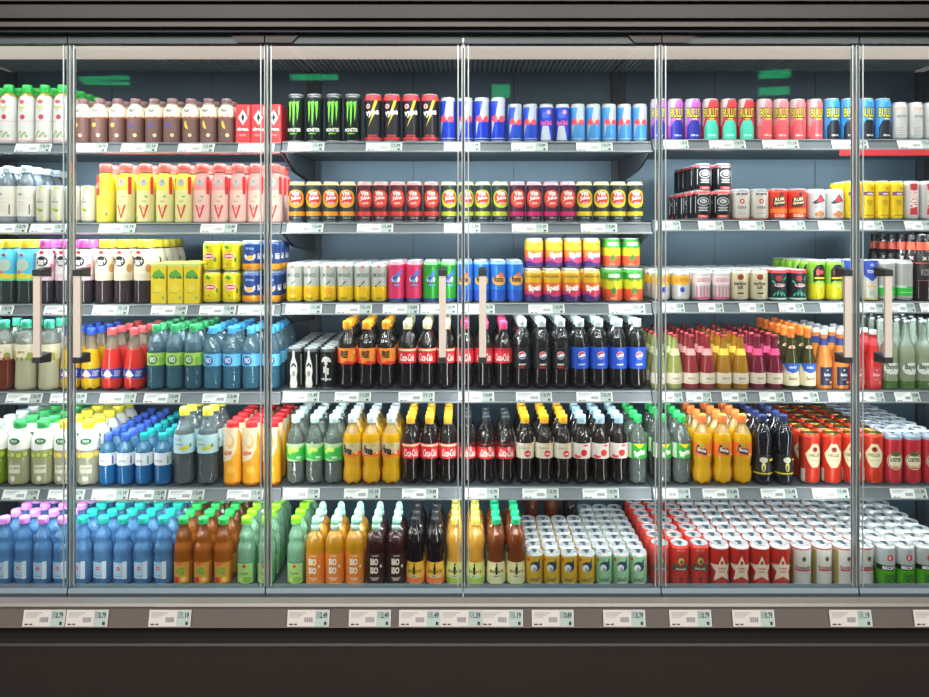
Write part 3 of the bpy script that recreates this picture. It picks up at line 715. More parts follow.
def k_bluelabel(liq, cap):
    def kit(r, h):
        def art(A):
            A.ell(0, .27, .34, .34, ink('#e2b0a0')); A.poly([(-.5, .24), (0, .34), (.5, .24), (.1, .22)], W_); A.text('PRISE', -.9, .27, .6, .08, ink('#c8cce8'), rot=.2); A.text('DEIT', .95, .27, .6, .09, ink('#c8cce8'), rot=-.1); A.ell(0, .21, .3, .12, ink('#e8742c'))
        return bottle(r, h, 'cone', [(0, drink(liq, .3)), (.66, clear('#c4b8a4', '#e4dcc8', .5))], (plas(cap), .46), (.19, .35, [(.19, ink('#2f3e94'))]), art, petal=.10)
    return kit
P('lemonade_bottle', 'bottle', 'yellow drink bottle with blue label and blue cap', 4, [70.6, 91], 19.6, 62, k_bluelabel('#ecc426', '#2f58c8'), 4, 'yellow bottles with blue labels')
P('lemonade_bottle', 'bottle', 'red drink bottle with blue label and pink cap', 4, [112, 134.2], 20.6, 62, k_bluelabel('#ea3c34', '#ee6266'), 4, 'red bottles with blue labels')
def k_vio(lab, logo, cap, blue):
    def kit(r, h):
        b = clear('#5a90a8', '#98c4d4', .48) if not blue else clear('#64a4c4', '#a4d0e4', .48)
        def art(A):
            A.ell(-.15, .47, .58, .52, ink(logo)); A.ell(-.12, .475, .48, .42, ink('#e8f2e8') if 0 else ink(logo)); A.text('ViO', -.12, .475, .72, .09, W_, bold=.03); A.ell(.9, .45, .3, .5, ink('#7fb04a' if not blue else '#6cc4e4'))
        return bottle(r, h, 'water' if blue else 'straight', [(0, b), (.62, clear('#8ab0c0', '#c4dce4', .5))], (plas(cap), .46), (.385, .575, [(.385, ink(lab))]), art, petal=.08, flute=((.62, .84, 8, .06), (.02, .08, 9, .05)))
    return kit
P('water_bottle', 'bottle', 'clear water bottle with green label and green cap', 4, [156.4, 175, 193.4], 18.2, 65.6, k_vio('#a4cf58', '#2f7a3c', '#3fae6a', False), 5, 'clear water bottles with green labels')
P('water_bottle', 'bottle', 'clear water bottle with blue label and blue cap', 4, [212.6, 231.8, 251.2, 271.4], 18.8, 63.4, k_vio('#6cbce8', '#2a56a8', '#4fb2ea', True), 5, 'clear water bottles with blue labels')
def k_mono(kind):
    def kit(r, h):
        bk, w = paint('#17181b'), ink('#cfcdc6')
        def art(A):
            if kind == 'bottle':
                A.poly([(-.12, .95), (.12, .95), (.16, .78), (.42, .62), (.5, .42), (.38, .30), (.5, .12), (.42, .04), (-.42, .04), (-.5, .12), (-.38, .30), (-.5, .42), (-.42, .62), (-.16, .78)], w)
                A.poly([(-.34, .58), (0, .66), (.34, .58), (.3, .52), (0, .59), (-.3, .52)], BK); A.ell(0, .38, .22, .4, ink('#8d8b85')); A.rect(1.0, .1, 1.15, .85, w)
            else:
                A.poly([(-.7, .66), (-.5, .76), (-.15, .80), (.15, .80), (.5, .76), (.7, .66), (.2, .68), (.2, .60), (-.2, .60), (-.2, .68)], w); A.rect(-.08, .20, .08, .66, w); A.rect(-.35, .40, -.12, .56, w); A.rect(.12, .36, .35, .52, w); A.text('mate', 0, .25, 1.4, .05, w)
        return can(r, h, [(0, bk)], art, top=paint('#4a4c4e'))
    return kit
P('cola_can', 'can', 'black can with white bottle drawing', 4, [294.8, 311.2], 15.8, 40.8, k_mono('bottle'), 8, 'black cans with white drawings')
P('cola_can', 'can', 'black can with white palm drawing', 4, [328], 16.2, 40.8, k_mono('palm'), 8, 'black cans with white drawings')
COLA = '#160e0c'
def k_coke(cap, lab, style):
    def kit(r, h):
        c = drink(COLA, .06)
        neck = clear('#2c2422', '#8f8a88', .25, 0.0)
        def art(A):
            if style == 'orange':
                A.poly([(-1.45, .38), (-1.45, .60), (-.9, .60), (-.5, .38)], ink('#d8262c')); A.poly([(-.5, .38), (.2, .42), (1.45, .39), (1.45, .37), (-.5, .37)], ink('#d8262c')); A.text('FREE', -.1, .515, .95, .10, BK, bold=.05, shear=.2)
                A.rect(1.0, .52, 1.2, .56, CREAM)
            elif style in ('red', 'cream', 'black', 'pink'):
                if style == 'cream': A.rect(-1.5, .565, 1.5, .595, ink('#e6cba2'))
                if style == 'pink': A.rect(-1.5, .565, 1.5, .595, ink('#9e1c2c'))
                if style == 'black': A.rect(-1.5, .555, 1.5, .60, ink('#3a1418')); [A.ell(u, .44 + .05 * (i % 3), .2, .2, ink('#e89a94')) for i, u in enumerate((-.8, -.3, .25, .8))]
                A.text('Coca-Cola', 0, .47, 1.62, .11, W_, shear=.3, bold=.02)
            elif style == 'silver':
                A.ell(.25, .455, .36, .36, RED); A.text('cola', .25, .455, .45, .03, W_); A.text('Coca-Cola', -.1, .54, 1.2, .04, ink('#a48f6c')); A.rect(.2, .57, .9, .595, ink('#e8b04a'))
            else:
                A.ell(.1, .47, .36, .36, RED); A.ell(-.65, .42, .4, .22, ink('#d8444a')); A.ell(.3, .575, .3, .1, ink('#d8444a')); A.ell(-.5, .455, .3, .2, ink(lab))
        return bottle(r, h, 'contour', [(0, c), (.62, neck)], (plas(cap), .47), (.385, .605, [(.385, ink(lab))]), art, petal=.09, flute=(.62, .82, 8, .085))
    return kit
P('cola_bottle', 'bottle', 'cola bottle with orange label and orange cap', 4, [347.2, 366.7, 386.2], 19, 67.8, k_coke('#f2a526', '#f08c22', 'orange'), 4, 'cola bottles with orange labels')
P('cola_bottle', 'bottle', 'cola bottle with red label and cream cap', 4, [407.4, 427, 446], 18.8, 67.8, k_coke('#e6dcae', '#d8262c', 'cream'), 4, 'cola bottles with cream caps')
P('cola_bottle', 'bottle', 'cola bottle with red label and pink cap', 4, [465, 484.2, 503.2], 18.8, 67.8, k_coke('#ec4a7c', '#d22430', 'pink'), 4, 'cola bottles with pink caps')
def k_pepsi(blue):
    def kit(r, h):
        c = drink(COLA, .06); neck = clear('#262626', '#8f8f92', .25, 0.0)
        def art(A):
            A.ell(0, .485, .42, .42, W_); k = r / h
            up = [(.38 * math.cos(t), .485 + .38 * k * math.sin(t)) for t in [i * PI / 10 + .45 for i in range(11)]]
            A.poly(up + [(-.05, .505)], ink('#d8283a'))
            dn = [(.38 * math.cos(t), .485 + .38 * k * math.sin(t)) for t in [i * PI / 12 + PI + .5 for i in range(11)]]
            A.poly(dn + [(.1, .46)], ink('#1f4aa8'))
            A.text('pepsi', 0, .355, .7, .035, W_)
            if not blue: A.text('MAX', 0, .315, .6, .03, RED)
        return bottle(r, h, 'straight', [(0, c), (.64, neck)], (plas('#c9d4da'), .47), (.29, .60, [(.29, ink('#2050c0') if blue else ink('#17171a'))]), art, petal=.09, flute=(.64, .82, 8, .08))
    return kit
P('cola_bottle', 'bottle', 'cola bottle with black label and silver cap', 4, [522.2, 541.6, 560.8], 18.6, 70, k_pepsi(False), 6, 'cola bottles with black labels')
P('cola_bottle', 'bottle', 'cola bottle with blue label and silver cap', 4, [579.8, 598.8, 618, 637], 18.6, 70, k_pepsi(True), 6, 'cola bottles with blue labels')
def k_picc(liq, neckl, lab, cap='#c4444c'):
    def kit(r, h):
        g = clear(liq, liq, .25)
        def art(A): A.text('secco', 0, .20, .9, .04, ink('#8a7a60')); A.rect(-.6, .13, .6, .14, ink('#b5a58a'))
        L = MB(); L.lathe([(z * h, profr('piccolo', z) * r + .0006, ink(neckl)) for z in (.62, .66, .70, .74)], 24, cap0=False, cap1=False)
        lo = MB(); lo.lathe([(z * h, profr('piccolo', z) * r + .0004, ink(lab)) for z in (.02, .10)], 28, cap0=False, cap1=False)
        ps = bottle(r, h, 'piccolo', [(0, g)], (metal(cap, .35), .42, 'crown'), (.10, .30, [(.10, ink('#d9cdb8'))]), art)
        return ps + [('neck_label', L)]
    return kit
P('sparkling_wine_bottle', 'bottle', 'small pale green glass bottle with red cap', 4, [655, 672.4], 16.4, 54.5, k_picc('#b4b86a', '#d0d69a', '#cfd27a'), 6, 'small sparkling wine bottles')
P('sparkling_wine_bottle', 'bottle', 'small rose glass bottle with pink neck label', 4, [689.2, 706], 16.4, 54.5, k_picc('#a8383a', '#eba2a2', '#ea5a50'), 6, 'small sparkling wine bottles')
P('sparkling_wine_bottle', 'bottle', 'small amber glass bottle with yellow neck label', 4, [723, 740.4], 16.6, 54.5, k_picc('#c88a1e', '#eed24c', '#e8b824'), 6, 'small sparkling wine bottles')
P('sparkling_wine_bottle', 'bottle', 'small magenta glass bottle with pink neck label', 4, [757.6, 774.6], 16.6, 54.5, k_picc('#8c1e3c', '#ee4c86', '#e23a4c'), 6, 'small sparkling wine bottles')
def k_prosecco(r, h):
    g = drink('#4c4a24', .25)
    def art(A): A.poly([(-1.3, .42), (1.3, .42), (.8, .30), (0, .26), (-.8, .30)], ink('#2f62c0')); A.text('BIANCO', 0, .355, .9, .04, W_); A.text('Secco', 0, .18, 1.1, .06, ink('#7a6a3c'), shear=.2)
    L = MB()
    A2 = Art(L, r * .60, h); A2.ell(0, .66, .75, .62, ink('#efe6cf')); A2.ell(0, .68, .35, .35, ink('#d88a3c'))
    return bottle(r, h, 'piccolo', [(0, g), (.55, drink('#3f421f', .2))], (matte('#ef7a2c', .35), .44, 'foil'), (.06, .40, [(.06, ink('#e9dfbd'))]), art) + [('medallion', L)]
P('sparkling_wine_bottle', 'bottle', 'green glass bottle with orange foil top', 4, [791, 807.6], 16.2, 62, k_prosecco, 6, 'green glass bottles with orange foil')
def k_spritz(liq, lab, neck, cap):
    def kit(r, h):
        def art(A): A.ell(0, .33, .12, .1, ink('#cfc0a0')); A.text('Bellini', 0, .25, .8, .05, ink('#d8d2c8')); A.text('SPRITZ', 0, .17, .55, .03, ink('#c9a860')); A.ell(.45, .12, .2, .15, ink('#e0a040'))
        L = MB(); L.lathe([(z * h, profr('longneck', z) * r + .0006, ink(neck)) for z in (.74, .78, .82, .86)], 24, cap0=False, cap1=False)
        lab_ = MB(); A2 = Art(lab_, r + .0004, h); A2.rect(-.85, .07, .85, .38, ink(lab)); art(A2)
        return bottle(r, h, 'longneck', [(0, drink(liq, .3))], (plas(cap), .46)) + [('label', lab_), ('neck_label', L)]
    return kit
P('spritz_bottle', 'bottle', 'peach orange bottle with navy label', 4, [823.6, 840.4], 16.4, 59, k_spritz('#f09a4a', '#232c4a', '#2c3a7a', '#c8cdd2'), 6, 'peach orange bottles with navy labels')
P('spritz_bottle', 'bottle', 'red spritz bottle with white cap', 4, [857, 873], 16, 59, k_spritz('#e03c3c', '#d03a48', '#e8505a', '#d5dade'), 4, 'red spritz bottles')
def k_bayde(r, h):
    g = clear('#c8d8ca', '#e0eade', .45)
    L = MB(); A = Art(L, r + .0004, h)
    A.ell(0, .30, 1.1, .75, ink('#d8dcd0')); A.text('Baydé', 0, .32, 1.6, .10, BK, bold=.03); A.ell(0, .20, .25, .2, ink('#7a8a70'))
    lo = MB()
    return bottle(r, h, 'gin', [(0, clear('#6a9450', '#a8c890', .35)), (.12, clear('#d0dcb8', '#e6eed8', .45)), (.60, g)], (metal('#b4bcbc', .3), .42, 'crown')) + [('label', L)]
P('spritz_bottle', 'bottle', 'clear glass bottle with pale oval label', 4, [889.6, 906.4, 923.2, 940], 16.6, 69, k_bayde, 6, 'clear glass bottles with oval labels')

# ---------------------------------------------------------------- fifth shelf
def k_arla(cap, fruit, liq, fl):
    def kit(r, h):
        b = drink(liq, .3); w = ink('#ece9e2')
        def art(A):
            A.ell(.1, .70, .5, .30, ink('#2a6a48')); A.text('bio', .1, .71, .55, .05, ink('#d8e8d8')); A.ell(.1, .67, .3, .08, ink('#5a9a50'))
            for i, u in enumerate((-1.15, -.6, -.05, .5, 1.05)): A.ell(u, .49 - .01 * (i % 2), .3, .3, ink(fruit)); A.ell(u, .49 - .01 * (i % 2), .2, .2, ink(fl))
            A.rect(-.45, .20, .6, .33, ink('#d6d5bc')); A.text('BIO LIMO', .1, .28, .9, .04, ink('#8a8a60')); A.ell(0, .12, .2, .25, ink('#dcdccb'))
        return bottle(r, h, 'milk', [(0, b), (.56, w)], (plas(cap), .52), (.06, .86, [(.06, b), (.56, w)]), art, petal=.06)
    return kit
P('lemonade_bottle', 'bottle', 'white and green lemonade bottle with white cap', 5, [-3], 22, 64, k_arla('#cfd8d4', '#8fa62c', '#7f9a1e', '#b4c44a'), 5, 'white topped lemonade bottles with white caps')
P('lemonade_bottle', 'bottle', 'white topped lemonade bottle with green cap', 5, [20, 43], 22.4, 64, k_arla('#3fa85e', '#8fa040', '#b4b48c', '#c0cc6a'), 5, 'white topped lemonade bottles with green caps')
P('lemonade_bottle', 'bottle', 'white topped lemonade bottle with yellow cap', 5, [65.8, 88.6], 22.4, 64, k_arla('#ead83c', '#d2b45c', '#b4b49c', '#e4cf5c'), 5, 'white topped lemonade bottles with yellow caps')
def k_bluewater(cap, tint):
    def kit(r, h):
        b = clear('#1f7cc0', '#6cb4e4', .35)
        def art(A): A.text('VIVA', -.2, .485, .9, .05, ink('#6a7aa8')); A.rect(.75, .42, .95, .58, ink(tint)); A.rect(-1.2, .60, 1.2, .615, ink('#c8d0d8'))
        return bottle(r, h, 'small', [(0, b), (.66, clear('#5a9cc8', '#a4d0e8', .4))], (plas(cap), .50), (.40, .64, [(.40, ink('#dadde2'))]), art, petal=.08)
    return kit
P('water_bottle', 'bottle', 'small blue water bottle with blue cap', 5, [108, 125.8], 17.6, 51.4, k_bluewater('#4a6ee0', '#5a4a9a'), 7, 'small blue water bottles')
P('water_bottle', 'bottle', 'small blue water bottle with teal cap', 5, [144.2, 163], 17.6, 51.4, k_bluewater('#22b0b4', '#2aa090'), 7, 'small blue water bottles')
def k_lemonwater(r, h):
    def art(A):
        A.text('SPRUDEL', -.4, .60, .9, .03, ink('#8a9aa0')); A.text('Zitrone', -.3, .54, .9, .04, ink('#8a9a98')); A.star(.55, .50, .32, .16, ink('#dcd02c'), 6); A.ell(.1, .485, .3, .18, ink('#c4c832')); A.ell(.85, .52, .12, .2, ink('#4c8a4c'))
    return bottle(r, h, 'water', [(0, clear('#7d888c', '#b8c0c4', .45)), (.64, clear('#98a8ac', '#ccd8da', .5))], (plas('#ece04a'), .46), (.42, .66, [(.42, ink('#b4d4dc'))]), art, petal=.09, flute=((.68, .84, 10, .05), (.10, .36, 9, .04)))
P('water_bottle', 'bottle', 'tall clear water bottle with yellow cap', 5, [184.4, 207.6], 21.4, 77.4, k_lemonwater, 3, 'tall clear water bottles with lemon labels')
def k_orangemilk(r, h):
    o, w = ink('#f0a41e'), ink('#f0d9b4')
    def art(A):
        A.poly([(-1.4, .92), (.9, .92), (.75, .60), (.1, .42), (-1.4, .34)], w); A.ell(.0, .70, .5, .75, ink('#f0c070')); A.ell(-.1, .72, .34, .55, ink('#f4dcb8'))
        A.text('Müller', -.3, .52, 1.1, .07, ink('#e04834'), shear=.2, rot=.25); A.ell(.1, .26, .45, .4, ink('#f4b848'))
    return bottle(r, h, 'smooth', [(0, ink('#b86a1c')), (.05, o), (.84, w)], (plas('#e8323a'), .66), (.05, .86, [(.05, o), (.50, ink('#f0b03c'))]), art)
P('milk_drink_bottle', 'bottle', 'orange and cream swirled bottle with red cap', 5, [232.8, 251.8, 272], 18.6, 63.6, k_orangemilk, 6, 'orange swirled bottles with red caps')
def k_sprite(style):
    def kit(r, h):
        def art(A):
            if style == 'a': A.poly([(-1.45, .40), (1.45, .34), (1.45, .56), (.6, .54), (-.2, .50), (-1.45, .56)], ink('#2fae44')); A.text('Sprite', -.25, .50, 1.25, .10, ink('#d8ec5c'), bold=.04, rot=.2); A.text('ZERO', .4, .40, .6, .03, W_)
            else: A.rect(-1.5, .385, -.75, .60, ink('#c8dcb8')); A.poly([(-.5, .595), (.75, .595), (.2, .53)], YEL); A.text('Sprite', .2, .46, 1.2, .11, W_, bold=.05, rot=.25)
        g = '#2fae44' if style == 'a' else '#2c9c34'
        return bottle(r, h, 'water', [(0, clear('#8a948f', '#c0cac4', .45)), (.62, clear('#9aa8a0', '#cfdad2', .5))], (plas('#c4d8d8' if style == 'a' else '#2fb45c'), .46), (.35 if style == 'a' else .385, .60, [(.33, ink('#a8c890') if style == 'a' else ink(g))]), art, petal=.09, flute=((.62, .84, 8, .08), (.10, .34, 9, .03)))
    return kit
P('lemonade_bottle', 'bottle', 'clear soda bottle with green label and pale cap', 5, [293.4, 312.8, 332], 19, 68.4, k_sprite('a'), 5, 'clear soda bottles with pale caps')
def k_fanta(cap, style):
    def kit(r, h):
        b = drink('#f0b80c', .3)
        def art(A):
            if style == 'zero': A.poly([(-1.45, .41), (1.45, .41), (1.45, .50), (.2, .46), (-.7, .44), (-1.45, .46)], ink('#f06a1c')); A.text('Fanta', -.3, .505, 1.1, .11, BK, bold=.06, rot=-.25); A.ell(.7, .46, .12, .12, ink('#f8d890')); A.ell(.2, .575, .3, .15, ink('#b4b04a'))
            else: A.text('Fanta', -.25, .505, 1.15, .12, ink('#2a1f38'), bold=.07, rot=-.2); A.ell(-.2, .575, .3, .14, ink('#8fae3c')); A.ell(.55, .435, .14, .12, ink('#f8d0a0')); A.text('fanta', -.25, .505, .9, .05, W_, bold=.02, rot=-.2)
        return bottle(r, h, 'waist', [(0, b), (.74, clear('#e0c070', '#f0e0b0', .45))], (plas(cap), .46), (.41, .605, [(.41, ink('#c9b68c') if style == 'zero' else ink('#f27a1e'))]), art, petal=.10)
    return kit
P('orange_soda_bottle', 'bottle', 'orange soda bottle with beige label and pale cap', 5, [351.4, 371, 391], 19.2, 69, k_fanta('#cfe0e2', 'zero'), 4, 'orange soda bottles with pale caps')
P('cola_bottle', 'bottle', 'cola bottle with red label and yellow cap', 5, [410.6, 429.4, 448], 18.6, 68, k_coke('#f0b430', '#d8262c', 'cream'), 4, 'cola bottles with yellow caps')
P('cola_bottle', 'bottle', 'cola bottle with speckled red label and black cap', 5, [467.4, 486.4, 505.6], 18.6, 67.6, k_coke('#2c3034', '#d2282e', 'black'), 3, 'cola bottles with black caps')
P('cola_bottle', 'bottle', 'cola bottle with beige label and gold cap', 5, [525, 544.6, 565], 18.8, 68.6, k_coke('#f4b024', '#d6ccb8', 'silver'), 4, 'cola bottles with gold caps')
P('cola_bottle', 'bottle', 'cola bottle with pale label and light blue cap', 5, [585, 604.2, 623.4], 18.8, 68.6, k_coke('#a4c4d4', '#ddd2c8', 'light'), 4, 'cola bottles with light blue caps')
P('lemonade_bottle', 'bottle', 'clear soda bottle with green label and green cap', 5, [643, 662.4, 681.6], 19, 68.8, k_sprite('b'), 4, 'clear soda bottles with green caps')
P('orange_soda_bottle', 'bottle', 'orange soda bottle with orange label and orange cap', 5, [702, 722.4, 742], 19.6, 69.2, k_fanta('#f27c3c', 'o'), 4, 'orange soda bottles with orange caps')
def k_black(r, h):
    b = drink('#17171f', .05)
    def art(A): A.ell(-.1, .36, .42, .30, ink('#d8d2bc')); A.ell(-.1, .26, .22, .5, ink('#e4d98c')); A.ell(-.1, .24, .10, .3, ink('#6a5a2c')); A.rect(.55, .345, 1.1, .375, YEL); A.rect(-1.5, .155, 1.5, .175, ink('#d8c22c'))
    return bottle(r, h, 'globe2', [(0, b)], (plas('#26305c'), .46), (.13, .43, [(.13, ink('#1a1a20'))]), art)
P('malt_drink_bottle', 'bottle', 'black bottle with yellow ring near base', 5, [762.4, 783.4], 19.2, 69, k_black, 4, 'black malt bottles with yellow rings')
def k_redgold(r, h):
    rd = paint('#d23a24')
    def art(A):
        A.poly([(-.95, .60), (-.5, .72), (-.3, .80), (.3, .80), (.5, .72), (.95, .60), (.7, .45), (.3, .34), (-.3, .34), (-.7, .45)], ink('#d9cfa8')); A.ell(0, .69, .28, .28, ink('#b82c22')); A.ell(0, .70, .14, .14, BK); A.text('HELLES', 0, .58, 1.1, .06, ink('#6a5a3a')); A.rect(-.5, .47, .5, .48, ink('#b09a70'))
        A.rect(-1.5, .05, -1.0, .30, ink('#cfc4b8'))
    return can(r, h, [(0, ALU), (.03, rd)], art, top=rd, lid=metal('#e2b24a', .3))
P('beer_can', 'can', 'tall red beer can with gold lid', 5, [809.6, 831, 852.2, 873.2], 20.2, 51, k_redgold, 8, 'tall red beer cans with gold lids', jit=.5)
def k_palm(r, h):
    rd = paint('#c8323a')
    def art(A):
        A.ell(0, .46, .92, .92, ink('#d9cfae')); A.ell(0, .46, .84, .84, ink('#2a2422')); A.ell(0, .46, .76, .76, ink('#e0d3b4')); A.ell(0, .60, .5, .25, ink('#2f6a34')); A.text('LOSTEN', 0, .49, 1.2, .08, BK, bold=.05); A.text('bier', 0, .36, .6, .06, ink('#c86a4a'))
    return can(r, h, [(0, ALU), (.03, rd), (.88, paint('#9aa8bc'))], art, top=paint('#9aa8bc'))
P('beer_can', 'can', 'red beer can with round palm emblem', 5, [892.4, 911, 929.4], 18.4, 51, k_palm, 8, 'red beer cans with palm emblems')

# ---------------------------------------------------------------- bottom shelf
def k_still(cap):
    def kit(r, h):
        b = clear('#7ab6ea', '#a4d4f8', .45)
        L = MB(); A = Art(L, r + .0005, h)
        A.rect(-.75, .12, .75, .36, ink('#a9c8e0')); A.rect(.35, .11, .75, .37, ink('#d8e4ec')); A.ell(-.1, .27, .2, .2, ink('#e0404c')); A.text('ja!', -.1, .27, .2, .025, W_); A.rect(-.5, .15, .25, .165, ink('#7f9cc0'))
        return bottle(r, h, 'globe', [(0, clear('#4a92d6', '#88bcec', .35)), (.12, b)], (plas(cap), .54), petal=.08, flute=((.57, .86, 8, .06), (.38, .47, 12, .04))) + [('label', L)]
    return kit
P('water_bottle', 'bottle', 'blue water bottle with pink cap', 6, [4.6, 24, 43.4, 62.8], 19.2, 67.4, k_still('#e28ae0'), 5, 'blue water bottles with pink caps')
P('water_bottle', 'bottle', 'blue water bottle with sea green cap', 6, [82.6, 103, 123.2, 143.4, 163.4], 19.6, 67.4, k_still('#22b09c'), 5, 'blue water bottles with sea green caps')
def k_ace(r, h):
    L = MB(); A = Art(L, r + .0005, h)
    A.rect(-.8, .06, .9, .36, ink('#d89a3c')); A.ell(-.2, .345, .28, .2, ink('#e0683c')); A.text('ACE', -.05, .235, 1.0, .10, ink('#5fae4a'), bold=.06); A.ell(.35, .11, .34, .34, ink('#f0b040')); A.ell(-.4, .10, .32, .32, ink('#d8382c')); A.ell(.35, .11, .18, .18, ink('#f8d488'))
    return bottle(r, h, 'globe', [(0, drink('#dc8a20', .4)), (.36, drink('#b8661e', .4)), (.72, clear('#9a5624', '#c88a50', .3))], (plas('#2fae54'), .54), petal=.08, flute=(.57, .86, 8, .06)) + [('label', L)]
P('juice_bottle', 'bottle', 'amber juice bottle with green cap', 6, [183.4, 203.4, 223.6], 19.4, 67, k_ace, 5, 'amber juice bottles with green caps')
def k_lime(r, h):
    L = MB(); A = Art(L, r + .0005, h)
    A.rect(-.9, .05, .9, .34, ink('#a8d07a')); A.ell(0, .30, .2, .2, ink('#e04838')); A.text('Apfel', 0, .19, .8, .05, ink('#4c8a3a')); A.ell(.3, .10, .5, .3, ink('#7fba4a')); A.ell(-.4, .10, .3, .25, ink('#c8dc6a'))
    return bottle(r, h, 'globe', [(0, clear('#72c48a', '#a8dcb4', .38)), (.36, clear('#a8dcb8', '#c4ead0', .42))], (plas('#86d626'), .54), petal=.08, flute=(.57, .86, 8, .06)) + [('label', L)]
P('lemonade_bottle', 'bottle', 'pale green drink bottle with lime cap', 6, [246.6, 266.8, 287.2], 19.4, 67.4, k_lime, 5, 'pale green bottles with lime caps')
def k_bio(liq, lab, hi):
    def kit(r, h):
        L = MB(); L.lathe([(z * h, profr('sport', z) * r + .0004, ink(lab)) for z in (.03, .48)], 30, cap0=False, cap1=False)
        A = Art(L, r + .0005, h); w = ink('#f4e6d4')
        A.text('BIO', -.1, .36, .85, .10, w, bold=.06); A.text('ISO', -.1, .235, .85, .10, w, bold=.06); A.ell(.62, .29, .13, .16, w); A.text('vegan', 0, .445, .7, .02, w); A.text('isotonisch\norange', -.05, .11, .9, .055, w)
        return bottle(r, h, 'sport', [(0, drink(liq, .3)), (.66, clear(hi, hi, .3))], ((plas('#b9dccb'), plas('#a6ecc8')), .46, 'sport'), petal=0) + [('label', L)]
    return kit
P('sports_drink_bottle', 'bottle', 'orange sports drink bottle with mint cap', 6, [314.9, 334.8, 355], 19.6, 68.4, k_bio('#d89a1c', '#e8862a', '#dca038'), 3, 'orange sports drink bottles')
P('sports_drink_bottle', 'bottle', 'dark red sports drink bottle with mint cap', 6, [375.8, 396], 19.4, 68.4, k_bio('#3a1618', '#331416', '#4a2a2c'), 3, 'dark red sports drink bottles')
def k_mate(liq, lab, lab2, cap):
    def kit(r, h):
        def art(A):
            A.rect(-1.5, .05, 1.5, .13, ink(lab2)); A.text('SPARATE', 0, .225, 1.6, .045, ink('#3a3020'), bold=.03); A.poly([(-.1, .18), (-.16, .27), (0, .33), (.12, .28), (.08, .18)], BK); A.ell(.02, .335, .1, .1, BK); A.ell(0, .155, .7, .1, ink('#b8c4b4')); A.text('fair', 0, .155, .5, .02, ink('#5a6a4a'))
        return bottle(r, h, 'globe2', [(0, drink(liq, .35)), (.78, clear(liq, liq, .2))], (plas(cap), .48), (.035, .36, [(.035, ink(lab))]), art)
    return kit
P('lemonade_bottle', 'bottle', 'dark bottle with orange label and black cap', 6, [415.4, 435.2], 19.2, 66.6, k_mate('#1d1618', '#e8b23a', '#ec7a3c', '#2a2c30'), 4, 'dark bottles with orange labels')
P('lemonade_bottle', 'bottle', 'golden bottle with green label and yellow cap', 6, [455.4, 475.6], 19.2, 66.2, k_mate('#dba23a', '#d4d47a', '#9cbc4a', '#d8cf62'), 4, 'golden bottles with green labels')
P('lemonade_bottle', 'bottle', 'brown bottle with cream label and green cap', 6, [496.2, 516], 19.4, 66.4, k_mate('#86441e', '#e4dca0', '#d4d49a', '#22ae74'), 4, 'brown bottles with cream labels')
def k_wolf(c, dep):
    def kit(r, h):
        a = paint(c)
        def art(A):
            A.ell(.05, .60, .62, .58, ink('#2c3e58')); A.ell(-.15, .55, .38, .42, ink('#dfe3e2')); A.poly([(.35, .72), (.62, .88), (.6, .55)], ink('#2c3e58')); A.ell(-.05, .50, .2, .3, ink('#9aa8b0'))
            A.ell(-.85, .78, .22, .22, ink('#d8443c')); A.text('LAVAST', 0, .20, 1.25, .12, ink('#3c4a40'), shear=-.1); A.rect(-.2, .08, .2, .10, GREYL)
        return can(r, h, [(0, a), (.92, ink('#d8564e'))], art, top=paint('#d8d8d6'), neck=.93)
    return kit
P('soda_can', 'can', 'short yellow can with dark round picture', 6, [534.8, 552.4, 570, 587.4], 17.5, 33.4, k_wolf('#e6b92a', 6), 6, 'short yellow cans with red rims')
P('soda_can', 'can', 'short mint green can with dark round picture', 6, [604.9, 622.6, 640.2], 17.5, 33.4, k_wolf('#a2d4a0', 8), 8, 'short mint green cans with red rims')
P('lemonade_bottle', 'bottle', 'dark amber bottle behind the short yellow cans', 6, [531.5, 550.8], 18.0, 67, k_mate('#5a2a16', '#e8903a', '#e8903a', '#241c1a'), 1, 'bottles behind the short yellow cans', yoff=.384)
P('lemonade_bottle', 'bottle', 'black bottle behind the short yellow cans', 6, [570], 18.0, 67, k_mate('#1d1618', '#24262a', '#24262a', '#16171a'), 1, 'bottles behind the short yellow cans', yoff=.384)
def k_emblem(r, h):
    a = paint('#d23a2e')
    def art(A):
        A.poly([(-.45, .72), (0, .80), (.45, .72), (.4, .50), (0, .40), (-.4, .50)], ink('#8a3a28')); A.ell(0, .62, .3, .36, ink('#d0a060')); A.ell(.05, .60, .18, .2, ink('#3f6a3c')); A.rect(-.9, .40, .9, .47, ink('#3a4a48')); A.text('BRAUER', 0, .435, 1.1, .04, ink('#c8d0c4')); A.ell(-.6, .50, .3, .2, ink('#44583c')); A.ell(.6, .50, .3, .2, ink('#44583c')); A.rect(-.2, .12, .2, .24, ink('#7a2c24'))
        A.text('SEIT 1877', 0, .87, .9, .03, ink('#e8a890'))
    return can(r, h, [(0, a)], art, top=a)
P('beer_can', 'can', 'red beer can with dark hop emblem', 6, [658, 678.7, 699], 20, 42.2, k_emblem, 7, 'red beer cans with hop emblems')
def k_star(r, h):
    a = paint('#d0342a')
    def art(A): A.star(0, .41, 1.45, .64, ink('#e2cdb8')); A.ell(0, .58, .16, .2, ink('#a84a34')); A.text('STERN', 0, .44, .8, .05, ink('#b84a3c')); A.text('BURG', 0, .37, .6, .04, ink('#b84a3c'))
    return can(r, h, [(0, a), (.90, paint('#e0d8d4'))], art, top=paint('#e6e2e0'))
P('beer_can', 'can', 'red beer can with cream star', 6, [719, 739.2, 759.4, 779.8], 20, 42.2, k_star, 7, 'red beer cans with cream stars')
